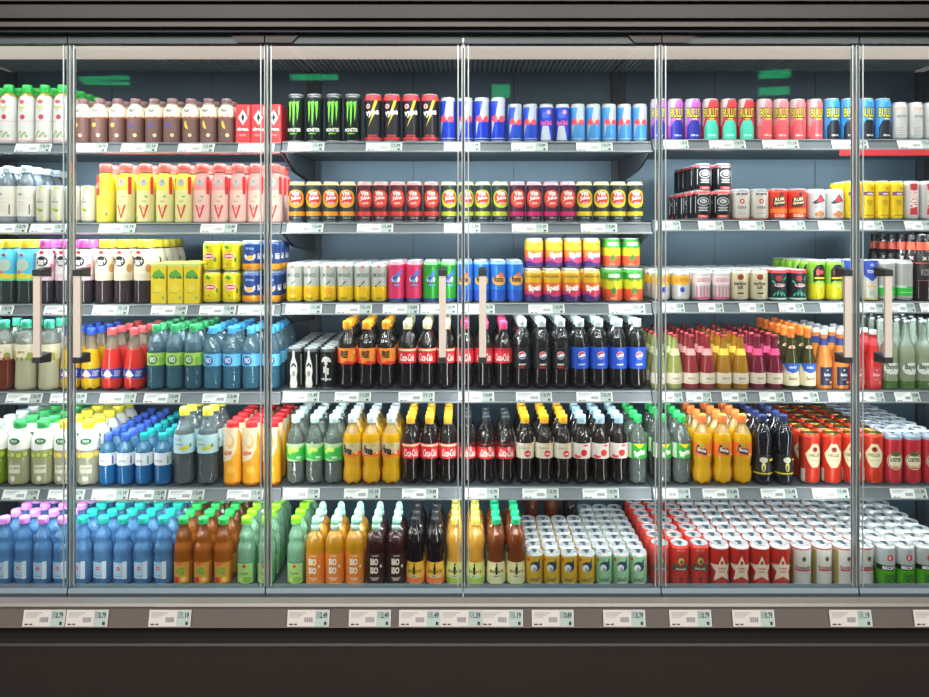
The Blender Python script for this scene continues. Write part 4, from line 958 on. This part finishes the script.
def k_krom(r, h):
    a, g = paint('#dcd8d0'), paint('#a8924c')
    def art(A): A.ell(.1, .67, .24, .28, ink('#9a8a58')); A.ell(.1, .67, .12, .15, BK); A.text('Krombacher', .05, .47, 1.6, .08, ink('#3a322c'), bold=.02); A.rect(-.75, .385, .85, .425, ink('#c8303c')); A.rect(-1.5, .0, -.95, .86, g); A.rect(1.15, 0, 1.5, .86, g)
    return can(r, h, [(0, a), (.88, paint('#c8564c'))], art, top=paint('#d8d4d0'))
P('beer_can', 'can', 'white and gold beer can with red stripe', 6, [800.6, 821.6, 842.4, 863], 20, 42.4, k_krom, 7, 'white and gold beer cans')
def k_becks(r, h):
    s, g = paint('#c4c8c6'), paint('#58b81e')
    def art(A): A.rect(-1.5, .40, 1.5, .52, BK); A.text("BECK'S", 0, .46, 1.5, .08, W_, bold=.05); A.ell(.05, .70, .34, .34, ink('#d8303c')); A.ell(.0, .70, .12, .2, ink('#f0c8c8')); A.text('GREEN\nLEMON', 0.05, .21, 1.3, .20, ink('#1f4a18'), bold=.03)
    return can(r, h, [(0, g), (.40, s)], art, top=paint('#dcdedd'))
P('beer_can', 'can', 'silver and green beer can with black band', 6, [885, 904.4, 924, 943], 19.2, 42.2, k_becks, 8, 'silver and green beer cans')

# ------------------------------------------------------------------ things
def tag(o, label=None, cat=None, group=None, kind=None):
    if label: o['label'] = label
    if cat: o['category'] = cat
    if group: o['group'] = group
    if kind: o['kind'] = kind
    return o
def empty(name, loc, rz=0.0):
    o = bpy.data.objects.new(name, None); COL.objects.link(o)
    o.empty_display_size = 0.03; o.location = loc; o.rotation_euler = (0, 0, rz)
    return o
BOUND = (-1.8825, -0.6225, 0.6375, 1.8975)                    # ends of the three shelf bays
def bay(x): return 0 if x < BOUND[1] else (2 if x > BOUND[2] else 1)
SEC = ('left section', 'middle section', 'right section')

# columns of every row, nudged so that neighbours touch at most
for p in PROD:
    gap = min([b - a for a, b in zip(p['xs'], p['xs'][1:])] + [p['w'] * 1.02])
    p['r'] = min(p['w'], gap) * 0.5 * (D + 0.03) / F * 0.968
    p['cols'] = [wx(x, 0.006 + p['yoff'] + p['r']) for x in p['xs']]
lanes = {}
for p in PROD:
    if p['yoff'] > 0.3: continue
    for i, x in enumerate(p['cols']):
        lanes.setdefault((p['row'], p['tier'], bay(x)), []).append([x, p, i])
for key, items in lanes.items():
    lo, hi = BOUND[key[2]] + 0.006, BOUND[key[2] + 1] - 0.006
    items.sort(key=lambda t: t[0])
    for _ in range(200):
        for a, b in zip(items, items[1:]):
            ov = a[1]['r'] + b[1]['r'] + 0.0016 - (b[0] - a[0])
            if ov > 0: a[0] -= ov / 2; b[0] += ov / 2
        if items[0][0] - items[0][1]['r'] < lo: items[0][0] = lo + items[0][1]['r']
        if items[-1][0] + items[-1][1]['r'] > hi: items[-1][0] = hi - items[-1][1]['r']
    for x, p, i in items: p['cols'][i] = x

def words(*parts):
    """joins the pieces that fit in sixteen words, the last ones dropped first"""
    out = list(parts)
    while len(' '.join(out).split()) > 16: out.pop()
    return ', '.join(out)
NITEM = 0
PARTDEEP = 2                                                  # rows built with separate parts; further back they are single small copies
KEEP = [[3,3,3,3,31],[3,3,3],[3,3,3],[3,3,3],[1,1,3],[1,1,1,1],[1,1,1,1],[1,1,1,1],[1,1],[1,1],[1,1,1,1,1],[1,1,1],[1,1,1],[1,1,1,1],[1,1,1,1],[1,1,1],[3,3,31],[3,3,3,3],[3],[7,7,7,7],[7,7,7,7,7],[1,1,1,1],[1,1,1,1,1],[1,1,1,1],[1,1,1,1],[1,1,1,1],[63,3],[31,3],[3,3],[3,3],[3,3],[7,3,3,3],[3,3,1],[7,7,7],[15,15,15],[31,31,63],[15,15,7],[3,3],[3,3],[3,7],[7,7],[63,63,63],[63,63,63],[15,15],[15,15],[15,15,15,15],[7,7,7,7],[3,3,3,3],[7,7],[3,3],[63,63],[63,63],[63,63],[63,63],[63,63],[7,7],[3,3],[63,63],[3,3],[3,3],[15,15],[15,15],[31,31,31],[31,31,31,31],[255,255],[255],[15,15,15],[15,15,15],[15,15,15],[63,63,63],[63,63,63,63],[63,63],[63,63],[63,63],[63,63],[63,63],[63,63],[15,15],[63,63,63,63],[31],[31,31],[31,31],[127,127],[127,15],[7,7],[63,63,63],[31,31,31],[15,15,15],[15,15,15],[7,7,7],[15,15,15],[15,15,15],[15,15,15],[15,15,15],[15,15],[127,127,127,127],[255,255,255],[15,15,15,31],[31,31,31,31,31],[31,31,31],[31,31,31],[7,7,7],[7,7],[15,15],[15,15],[15,15],[63,63,63,63],[255,255,255],[1,1],[1],[127,127,127],[127,127,127,127],[127,127,127,127],[255,255,255,255]]
ITEMS = {}
for pi, p in enumerate(PROD):
    r, h = p['r'], p['h']
    parts = p['kit'](r, h)
    pm_ = [(n, mb.mesh(n)) for n, mb in parts]
    full = MB()
    for n, mb in parts: full.add(mb)
    fm = None
    proto = None
    ncol = len(p['cols'])
    pitch = 2 * r + 0.002
    where = p['where'] or SHELF[p['row']]
    for ci, x in enumerate(p['cols']):
        zz = rowz(p['row'], bay(x)) + p['dz'] + 0.0005
        for k in range(p['depth']):
            y = 0.006 + r + p['yoff'] + k * pitch + (random.uniform(0, 0.004) if k == 0 and p['tier'] is None else 0.005)
            if y + r > 0.55: break
            rz = random.uniform(-p['jit'], p['jit']) * (2.2 if k else 1.4)
            xx = x + (random.uniform(-.0002, .0002) if k else 0)
            flat = p['cat'] == 'carton'
            if flat: rz *= 0.1
            if KEEP and not (KEEP[pi][ci] >> k) & 1: continue      # nothing of it can be seen, even from a step aside
            pos = []
            if k == 0: pos.append('front row' + ('' if p['tier'] is None else ' of upper tier'))
            else: pos.append('%s row back%s' % (ORD[k + 1], '' if p['tier'] is None else ' of upper tier'))
            if ncol > 1: pos.append('%s from left' % ORD[ci + 1])
            pos.append(where)
            lab = words(p['desc'], *pos)
            if k < PARTDEEP:
                if proto is None:
                    o = empty(p['name'], (xx, y, zz), rz)
                    for n, me in pm_:
                        c = bpy.data.objects.new(n, me); COL.objects.link(c); c.parent = o
                    proto = o
                else:
                    o = proto.copy(); COL.objects.link(o)
                    for ch in proto.children:
                        c = ch.copy(); c.parent = o; COL.objects.link(c)
                    o.location = (xx, y, zz); o.rotation_euler = (0, 0, rz)
            else:
                if fm is None: fm = full.mesh(p['name'])
                o = bpy.data.objects.new(p['name'], fm); COL.objects.link(o)
                o.location = (xx, y, zz); o.rotation_euler = (0, 0, rz)
            tag(o, lab, p['cat'], p['group'] or p['desc'] + 's')
            ITEMS[o.name] = (pi, ci, k)
            NITEM += 1

# ------------------------------------------------------------------ shelves with price rails
GREY = metal('#8d979c', 0.42); DKGREY = matte('#2b3238', 0.5); RAIL = pm('rail', '#7c8184', 0.4, 0.3); RAILD = pm('rail', '#5f666b', 0.42, 0.3)
DECK = pm('shelf_deck', '#707c84', 0.4, 0.6, bump=0.05, bscale=120)
LEDM = emit('shelf_led', '#eaf6ff', 3.0)
RP = [(0.0, 0.0), (-0.012, -0.0005), (-0.0135, -0.004), (-0.0085, -0.0055), (-0.0225, -0.0335), (-0.0300, -0.0330), (-0.0315, -0.0375), (0.0, -0.0400)]
def area(name, loc, rot, sx, sy, e, col=(1, 1, 1), spread=PI):
    l = bpy.data.lights.new(name, 'AREA'); l.shape = 'RECTANGLE'; l.size = sx; l.size_y = sy; l.energy = e; l.color = col; l.spread = spread
    o = bpy.data.objects.new(name, l); COL.objects.link(o); o.location = loc; o.rotation_euler = rot
    return o
E_SHELF, E_TOP, E_STORE, E_ADDED = 2.6, 1.6, 98.0, 2.2
for row in range(1, 6):
    for u in range(3):
        x0, x1 = BOUND[u] + 0.002, BOUND[u + 1] - 0.002
        z = rowz(row, u); xc = (x0 + x1) / 2
        s = empty('refrigerator_shelf', (xc, 0, z))
        a, b = x0 - xc, x1 - xc
        tag(s, 'grey metal shelf with price rail, %s, %s of the fridge' % (SHELF[row], SEC[u]), 'shelf', 'metal shelves in the fridge')
        m = MB(); m.box(a, b, 0.0, 0.52, -0.018, 0.0, DECK); m.obj('deck', s)
        m = MB(); m.prism_x(a, b, RP, [RAIL, RAIL, RAILD, RAILD, RAIL, RAIL, RAIL, RAILD]); m.obj('price_rail', s)
        for xe in (a, b - 0.004):
            m = MB(); m.prism_x(xe, xe + 0.004, [(0.004, -0.018), (0.004, -0.036), (0.17, -0.085), (0.54, -0.115), (0.54, -0.018)], DKGREY); m.obj('bracket', s)
        m = MB(); m.box(a + 0.01, b - 0.01, 0.012, 0.034, -0.030, -0.018, RAILD); m.box(a + 0.02, b - 0.02, 0.015, 0.031, -0.0315, -0.030, LEDM); m.obj('light_strip', s)
        area('shelf_lamp', (xc, 0.024, z - 0.034), (math.radians(48), 0, 0), b - a - 0.04, 0.016, E_SHELF * {1: 2.4, 2: 1.6, 3: 1.1, 4: 1.7, 5: 2.2}[row], (0.90, 0.97, 1.0))

# ------------------------------------------------------------------ price tags
TW, TG, TK, TB = matte('#e4e6e4', 0.5), matte('#a9b8b0', 0.5), matte('#2b2e32', 0.6), matte('#7d8084', 0.6)
TAGM = {}
def tag_mesh(w, h, price, warm):
    key = (w, h, price, warm)
    if key in TAGM: return TAGM[key]
    m = MB(); wh = matte('#cfc6be', 0.5) if warm else TW
    m.box(-w / 2, w / 2, 0, 0.0025, 0, h, wh)
    A = Art(m, 0.0, h, flat=True)
    def R(x0, v0, x1, v1, mat):
        b = len(m.v); y = -0.0002 * R.k - 0.0002; R.k += 0.2
        m.v += [(x0 * w - w / 2, y, v0 * h), (x1 * w - w / 2, y, v0 * h), (x1 * w - w / 2, y, v1 * h), (x0 * w - w / 2, y, v1 * h)]
        m.face((b, b + 1, b + 2, b + 3), mat)
    R.k = 1
    R(0.66, 0.04, 0.98, 0.96, TG)
    R(.05, .80, .45, .84, TB); R(.05, .68, .36, .72, TB); R(.05, .56, .30, .59, TB)
    for i in range(9): R(.40 + i * .024, .26, .412 + i * .024 + .006 * (i % 2), .56, TB)     # bar code
    R(.05, .10, .14, .18, TK); R(.17, .10, .24, .18, TK)
    for i in range(5): R(.69 + i * .022, .50, .70 + i * .022, .90, TB)
    R(.88, .10, .94, .30, TK)
    k = 0.0009
    for t in text_tris(price, 0, .03):
        b = len(m.v)
        m.v += [(w * (.865 - .5) + x * w * .17, -k, h * .68 + y * h * .36) for x, y in t]
        m.face((b, b + 1, b + 2), TK)
    me = m.mesh('price_tag'); TAGM[key] = me
    return me
TAGX = {
 1: [33, 89, 139, 196, 256, 306, 384, 462, 529.5, 594.5, (676, .085), 727.5, 780.7, 850, 893 + 23],
 2: [9, 48, 117, 218.5, 305, 375, 462, 530, 599, (668, .085), (711, .085), (752, .085), (792.6, .085), (831, .085), (870, .09), (918, .09)],
 3: [-5, 62, 110.5, 169, 217.5, 256, 303.7, 353.7, 400.8, 438.6, 476.5, 546.5, 627, (672, .085), (711, .085), (752, .085), (791.4, .085), (833, .085), (872, .085), (902.5, .085), (933, .085)],
 4: [24, 68, 117.7, 161.8, 220.4, 301, 352.7, 416.4, 476, 534, 594.5, (670, .085), (698.8, .085), (734.5, .085), (772, .085), (805.6, .088), (840.7, .085), (871.6, .085), (907.5, .085)],
 5: [20.6, 66, 110, 147.8, 186, 245, 301.5, 362, 420, 480.7, 540.5, 600.8, 672, 720.8, 779, 830.8, 908.7],
 6: [45, 87.8, 170.5, 308.7, 370, 420, 461.5, 502, 552.6, 624, 690, 753, 850, 934]}
PR = ['0.79', '0.79', '1.19', '2.49', '2.49', '1.49', '1.39', '1.19', '0.89', '0.79']
ANG = math.atan2(0.014, 0.028)
def place_tag(o, px, y, z, ang, w, lab, grp):
    o.rotation_euler = (-ang, 0, 0); o.location = (px, y, z); tag(o, lab, 'price tag', grp)
LANG = math.atan2(0.013, 0.049)
for row, lst in TAGX.items():
    n = len(lst)
    for i, e in enumerate(lst):
        px, w = e if isinstance(e, tuple) else (e, 0.124)
        low = row == 6
        yy = -0.287 if low else -0.025
        X = wx(px, yy + 0.005)
        w = w * (0.985 if not low else 1.03)
        X0, X1 = X - w / 2, X + w / 2
        h = 0.0465 if low else 0.0335
        me = tag_mesh(w, h, PR[i % len(PR)], low)
        o = bpy.data.objects.new('price_tag', me); COL.objects.link(o)
        if low: z = 0.4000; y = -0.2932
        else: z = rowz(row, bay(X)) - 0.0345; y = -0.0275
        side = ORD[i + 1] if i + 1 <= 12 else None
        where = 'rail of the %s' % SHELF[row] if not low else 'rail below the glass doors'
        if side: lab = 'white price tag on the %s, %s from left' % (where, side)
        else: lab = 'white price tag on the %s, %s from right' % (where, ORD[n - i])
        place_tag(o, X, y, z, LANG if low else ANG, w, lab, 'price tags on the %s' % where)

# ------------------------------------------------------------------ the fridge: three case units with two glass doors each
GLASS = glass_mat()
STEEL = pm('back_steel', '#475c6b', 0.36, 0.35, bump=0.02, bscale=60)
COVER = emit('light_cover', '#f6e6d8', 0.55)
CREAMC = matte('#e8e0d6', 0.5); FRAME = pm('door_rail', '#43484a', 0.4, 0.4); EDGE = pm('edge_strip', '#d4d7d6', 0.3, 0.2); TEALG = pm('glass_edge', '#3d8a7c', 0.15); BLACKM = matte('#101214', 0.5)
BRASS = metal('#c09a60', 0.35)
HANDLE = pm('handle', '#d0c2b4', 0.4, 0.0); MOUNT = matte('#303234', 0.45)
DZ0, DZ1 = 0.432, 2.222
def door(case, x0, x1, xc, hx, hinge, ypos=-0.200):
    a, b = x0 + 0.002 - xc, x1 - 0.002 - xc
    m = MB()
    for e, sg in ((a, 1), (b, -1)):
        for o0, o1 in ((0.0, 0.0035), (0.0125, 0.016)):
            q0, q1 = sorted((e + sg * o0, e + sg * o1)); m.box(q0, q1, ypos + 0.0045, ypos + (0.0235 if o0 == 0 else 0.008), DZ0 + 0.045, DZ1 - 0.028, EDGE)
    d = m.obj('glass_door', case)
    d['label'] = 'clear double glazed door with thin bright edges'
    for yy in (ypos, ypos + 0.024):
        g = MB(); g.box(a, b, yy, yy + 0.004, DZ0 + 0.01, DZ1 - 0.005, GLASS, TEALG); g.obj('glass_pane', d)
    m = MB(); m.box(a, b, ypos - 0.004, ypos + 0.032, DZ1 - 0.027, DZ1, FRAME); m.obj('top_rail', d)
    m = MB(); m.prism_x(a, b, [(ypos - 0.005, DZ0), (ypos - 0.005, DZ0 + 0.028), (ypos - 0.001, DZ0 + 0.042), (ypos + 0.032, DZ0 + 0.042), (ypos + 0.032, DZ0)], [pm('door_foot', '#535b5f', 0.4, 0.2), pm('door_foot', '#8c9ca4', 0.35, 0.2), pm('door_foot', '#8c9ca4', 0.35, 0.2), pm('door_foot', '#535b5f', 0.4, 0.2), pm('door_foot', '#535b5f', 0.4, 0.2)]); m.obj('bottom_rail', d)
    hc = hx - xc; yb = -0.258
    m = MB(); m.box(hc - 0.0105, hc + 0.0105, yb - 0.006, yb + 0.004, 1.197, 1.482, HANDLE)
    for zc, s in ((1.474, 1), (1.205, -1)):
        m.prism_x(hc - 0.0125, hc + 0.0125, [(yb - 0.008, zc - 0.009), (yb - 0.008, zc + 0.009), (ypos, zc + 0.015), (ypos, zc - 0.015)], MOUNT)
    h = m.obj('handle', d); h['label'] = 'long beige bar handle with dark end mounts'
    he = a if hinge < 0 else b
    q0, q1 = (he, he + 0.105) if hinge < 0 else (he - 0.105, he)
    m = MB(); sl = 0.022 if hinge < 0 else -0.022
    z0, z1 = 2.196, 2.219
    base = len(m.v); yy = ypos - 0.012
    in0, in1 = (q0, q1 - 0.022) if hinge < 0 else (q0 + 0.022, q1)
    pts = [(in0, z0), (in1, z0), (q1, z1), (q0, z1)]
    m.v += [(x, yy, z) for x, z in pts] + [(x, ypos - 0.004, z) for x, z in pts]
    HM = pm('hinge', '#3b3733', 0.45, 0.4)
    m.face((0, 1, 2, 3), HM)
    for i in range(4):
        j = (i + 1) % 4; m.face((j, i, 4 + i, 4 + j), BLACKM)
    m.obj('hinge_plate', d)
    fx = he + (0.034 if hinge < 0 else -0.034)
    m = MB(); m.lathe([(0.4225, 0.009, BRASS), (0.4300, 0.010, BRASS), (0.4318, 0.007, BRASS)], 16); m.v = [(x + fx, y + ypos - 0.008 + 0.012, z) for x, y, z in m.v]; m.obj('hinge_foot', d)
for u in range(3):
    X0, X1 = -1.879 + 1.25 * u, -0.629 + 1.25 * u
    xc = (X0 + X1) / 2
    c = empty('refrigerated_display_case', (xc, 0, 0))
    tag(c, 'upright refrigerated display case with glass doors, %s of the row' % SEC[u].replace('section', 'unit'), 'fridge', 'glass door fridge units in a row')
    a, b = X0 + 0.0006 - xc, X1 - 0.0006 - xc
    zb = rowz(6, u)
    m = MB(); m.box(a, b, 0.565, 0.59, zb - 0.1, 2.30, STEEL)
    for i in range(1, 3): m.box(a + i * (b - a) / 3 - 0.002, a + i * (b - a) / 3 + 0.002, 0.5645, 0.57, zb, 2.26, DKGREY)
    m.obj('back_panel', c)
    m = MB(); m.box(a, b, -0.14, 0.33, 2.264, 2.28, CREAMC); m.box(a, b, -0.02, 0.32, 2.262, 2.264, COVER); m.obj('ceiling_light', c)
    m = MB(); m.box(a, b, 0.33, 0.565, 2.276, 2.29, matte('#8f9a9f', .5))
    for i in range(62): m.box(a + 0.005 + i * 0.02, a + 0.017 + i * 0.02, 0.33, 0.565, 2.266, 2.276, matte('#c4cdd0', .5))
    m.obj('air_grille', c)
    m = MB(); m.box(a, b, -0.13, -0.075, 2.232, 2.264, RAIL); m.box(a + 0.01, b - 0.01, -0.12, -0.085, 2.2305, 2.232, LEDM); m.obj('light_bar', c)
    area('canopy_lamp', (xc, -0.10, 2.228), (math.radians(4), 0, 0), 1.2, 0.04, E_TOP, (1.0, 0.98, 0.95))
    m = MB(); m.prism_x(a, b, [(-0.045, zb - 0.09), (-0.045, zb - 0.012), (-0.035, zb), (0.565, zb), (0.565, zb - 0.09)], DECK); m.obj('bottom_deck', c)
    for sx in (BOUND[u] + 0.015 - xc, BOUND[u + 1] - 0.015 - xc):
        m = MB(); m.box(sx - 0.014, sx + 0.014, 0.545, 0.5640, zb + 0.006, 2.260, DKGREY); m.obj('upright', c)
    if u != 1:
        xe = -1.901 if u == 0 else 1.900
        m = MB(); m.box(xe - xc, xe - xc + 0.014, -0.15, 0.56, zb + 0.002, 2.262, matte('#59656c', .5)); m.obj('end_panel', c)
    for xm in ((0, X0 + 0.625) if u < 2 else (0, X0 + 0.625, 1)):
        xm = X0 + 0.006 if xm == 0 else (X1 - 0.006 if xm == 1 else xm)
        m = MB(); m.box(xm - xc - 0.0026, xm - xc + 0.0026, -0.166, -0.154, 0.476, 2.19, FRAME); m.box(xm - xc - 0.002, xm - xc + 0.002, -0.154, -0.1525, 0.50, 2.17, LEDM); m.obj('added_light_post', c)  # made-up slim post behind the door joint, carrying an added glowing strip
        area('added_highlight_lamp', (xm, -0.151, 1.33), (PI / 2, 0, 0), 0.012, 1.68, E_ADDED, (0.96, 0.98, 1.0))  # added lamp: puts vertical highlights on the bottles and cans
    for dx in range(2):
        e0 = X0 + 0.625 * dx; e1 = e0 + 0.625
        door(c, e0, e1, xc, (e1 - 0.064) if dx == 0 else (e0 + 0.060), -1 if dx == 0 else 1)

# ------------------------------------------------------------------ canopy above and plinth below
BR = pm('canopy_metal', '#2b2826', 0.42, 0.5); DK = matte('#0d0c0c', 0.5)
cn = empty('fridge_canopy', (0, -0.2, 2.2))
tag(cn, 'dark brushed metal canopy running above all the glass doors', 'canopy')
def CP(pts): return [(y + 0.2, z - 2.2) for y, z in pts]
m = MB(); m.prism_x(-1.95, 1.95, CP([(-0.25, 2.263), (-0.25, 2.304), (-0.245, 2.31), (0.6, 2.33), (0.6, 2.31), (-0.23, 2.305), (-0.23, 2.263)]), [BR, BR, DK, DK, DK, DK, DK]); m.obj('fascia_band', cn)
m = MB(); m.prism_x(-1.95, 1.95, CP([(-0.232, 2.224), (-0.232, 2.31), (-0.20, 2.31), (-0.20, 2.224)]), DK); m.obj('recess_strip', cn)
m = MB(); m.prism_x(-1.95, 1.95, CP([(-0.252, 2.236), (-0.252, 2.249), (-0.230, 2.249), (-0.230, 2.236)]), pm('canopy_trim', '#3d3833', 0.4, 0.4)); m.obj('light_strip_trim', cn)
m = MB(); m.prism_x(-1.95, 1.95, CP([(-0.262, 2.312), (-0.262, 2.40), (-0.22, 2.40), (-0.22, 2.312)]), matte('#1c1815', 0.5)); m.obj('top_cover', cn)
pl = empty('fridge_plinth', (0, -0.25, 0.0))
tag(pl, 'dark brown plinth panel with price rail below the glass doors', 'plinth')
def PP(pts): return [(y + 0.25, z) for y, z in pts]
BROWN = pm('plinth', '#2a231f', 0.5, 0.0, vary=0.08, bscale=3)
BUMP = pm('bumper', '#9a948c', 0.35, 0.4)
m = MB(); m.prism_x(-1.95, 1.95, PP([(-0.272, 0.4465), (-0.276, 0.4525), (-0.272, 0.4605), (-0.232, 0.4605), (-0.232, 0.4465)]), BUMP); m.obj('bumper', pl)
m = MB(); m.prism_x(-1.95, 1.95, PP([(-0.270, 0.4465), (-0.2755, 0.4460), (-0.2745, 0.4440), (-0.2870, 0.4000), (-0.2935, 0.3995), (-0.2945, 0.3970), (-0.232, 0.3970), (-0.232, 0.4465)]), pm('low_rail', '#6a615b', 0.4, 0.2)); m.obj('price_rail', pl)
m = MB(); m.prism_x(-1.95, 1.95, PP([(-0.262, 0.334), (-0.262, 0.397), (-0.225, 0.397), (-0.225, 0.334)]), BROWN); m.obj('upper_panel', pl)
m = MB(); m.prism_x(-1.95, 1.95, PP([(-0.266, 0.02), (-0.266, 0.326), (-0.260, 0.332), (-0.20, 0.332), (-0.20, 0.02)]), BROWN); m.obj('kick_panel', pl)

# ------------------------------------------------------------------ floor of the shop and its lamps
m = MB(); m.box(-4, 4, -5.5, 0.9, -0.05, 0.0, pm('floor_tile', '#3c3936', 0.5, vary=0.06, bscale=6)); fl = m.obj('floor'); tag(fl, kind='structure')
m = MB(); m.box(-4, 4, 0.75, 0.85, 0, 3.6, matte('#5a5856', .8)); tag(m.obj('wall_back'), kind='structure')
m = MB(); m.box(-4, 4, -5.5, 0.85, 3.6, 3.7, matte('#6a6866', .8)); tag(m.obj('ceiling'), kind='structure')
for yl, e in ((-1.3, 0.4), (-2.3, 1.0), (-3.2, 1.0), (-4.1, 1.0)):
    for xl in (-2.6, -1.3, 0.0, 1.3, 2.6):
        area('aisle_lamp', (xl, yl, 3.35), (math.radians(25), 0, 0), 0.75, 0.22, E_STORE * e * 0.2, (1.0, 0.975, 0.95))
m = MB(); m.box(wx(839, -0.03), wx(936, -0.03), -0.036, -0.033, rowz(1, 2) - 0.058, rowz(1, 2) - 0.0385, plas('#d8353c'))
tag(m.obj('promo_strip'), 'red plastic strip hanging under the top shelf rail', 'strip')
# lit green signs hanging in the aisle, seen as reflections in the door glass
SIGN = emit('sign_green', '#22a468', 14.0)
for px, py, wd, ht, rz, lab in ((314, 77, .42, .055, 0.0, 'long thin lit green sign hanging in the aisle'), (775, 74, .26, .075, 0.25, 'lit green sign hanging in the aisle, upper one of a pair'),
                                (774, 91, .26, .075, 0.25, 'lit green sign hanging in the aisle, lower one of a pair'), (501, 91, .16, .12, 0.0, 'small square lit green sign hanging in the aisle'),
                                (104, 78, .46, .035, 0.1, 'long slim lit green sign hanging in the aisle, upper one'), (106, 83, .40, .03, -.1, 'long slim lit green sign hanging in the aisle, lower one')):
    vy = 4.35 if 'lower one' in lab else 4.2; dd = D + vy
    m = MB(); m.box(-wd / 2, wd / 2, 0, 0.03, -ht / 2, ht / 2, SIGN, matte('#2b2d2e', .5))
    m.box(-wd * .4, -wd * .4 + .006, .012, .018, ht / 2, 3.6 - (CZ - (py - HZ) * dd / F), DKGREY); m.box(wd * .4 - .006, wd * .4, .012, .018, ht / 2, 3.6 - (CZ - (py - HZ) * dd / F), DKGREY)
    m.v = [(-x, -y, z) for x, y, z in m.v]; m.f = [tuple(f) for f in m.f]
    o = m.obj('hanging_sign'); o.location = ((px - CX) * dd / F, -0.38 - vy, CZ - (py - HZ) * dd / F); o.rotation_euler = (0, 0, rz)
    tag(o, lab, 'sign')

w = bpy.data.worlds.new('shop'); SC.world = w; w.use_nodes = True
w.node_tree.nodes['Background'].inputs[0].default_value = (0.80, 0.82, 0.85, 1); w.node_tree.nodes['Background'].inputs[1].default_value = 0.22

cam = bpy.data.cameras.new('camera'); co = bpy.data.objects.new('camera', cam); COL.objects.link(co)
co.location = (0, -D, CZ); co.rotation_euler = (PI / 2, 0, 0)
cam.sensor_width = 36.0; cam.lens = F / 929.0 * 36.0; cam.shift_y = -(348.5 - HZ) / 929.0; cam.clip_start = 0.05
SC.camera = co
SC.view_settings.view_transform = 'Standard'; SC.view_settings.look = 'None'; SC.view_settings.gamma = 1.0; SC.view_settings.exposure = 0.0
SC.view_settings.use_curve_mapping = False
SC.cycles.transparent_max_bounces = 40; SC.cycles.max_bounces = 8; SC.cycles.diffuse_bounces = 3; SC.cycles.glossy_bounces = 3
SC.cycles.caustics_reflective = False; SC.cycles.caustics_refractive = False
SC.cycles.use_denoising = True
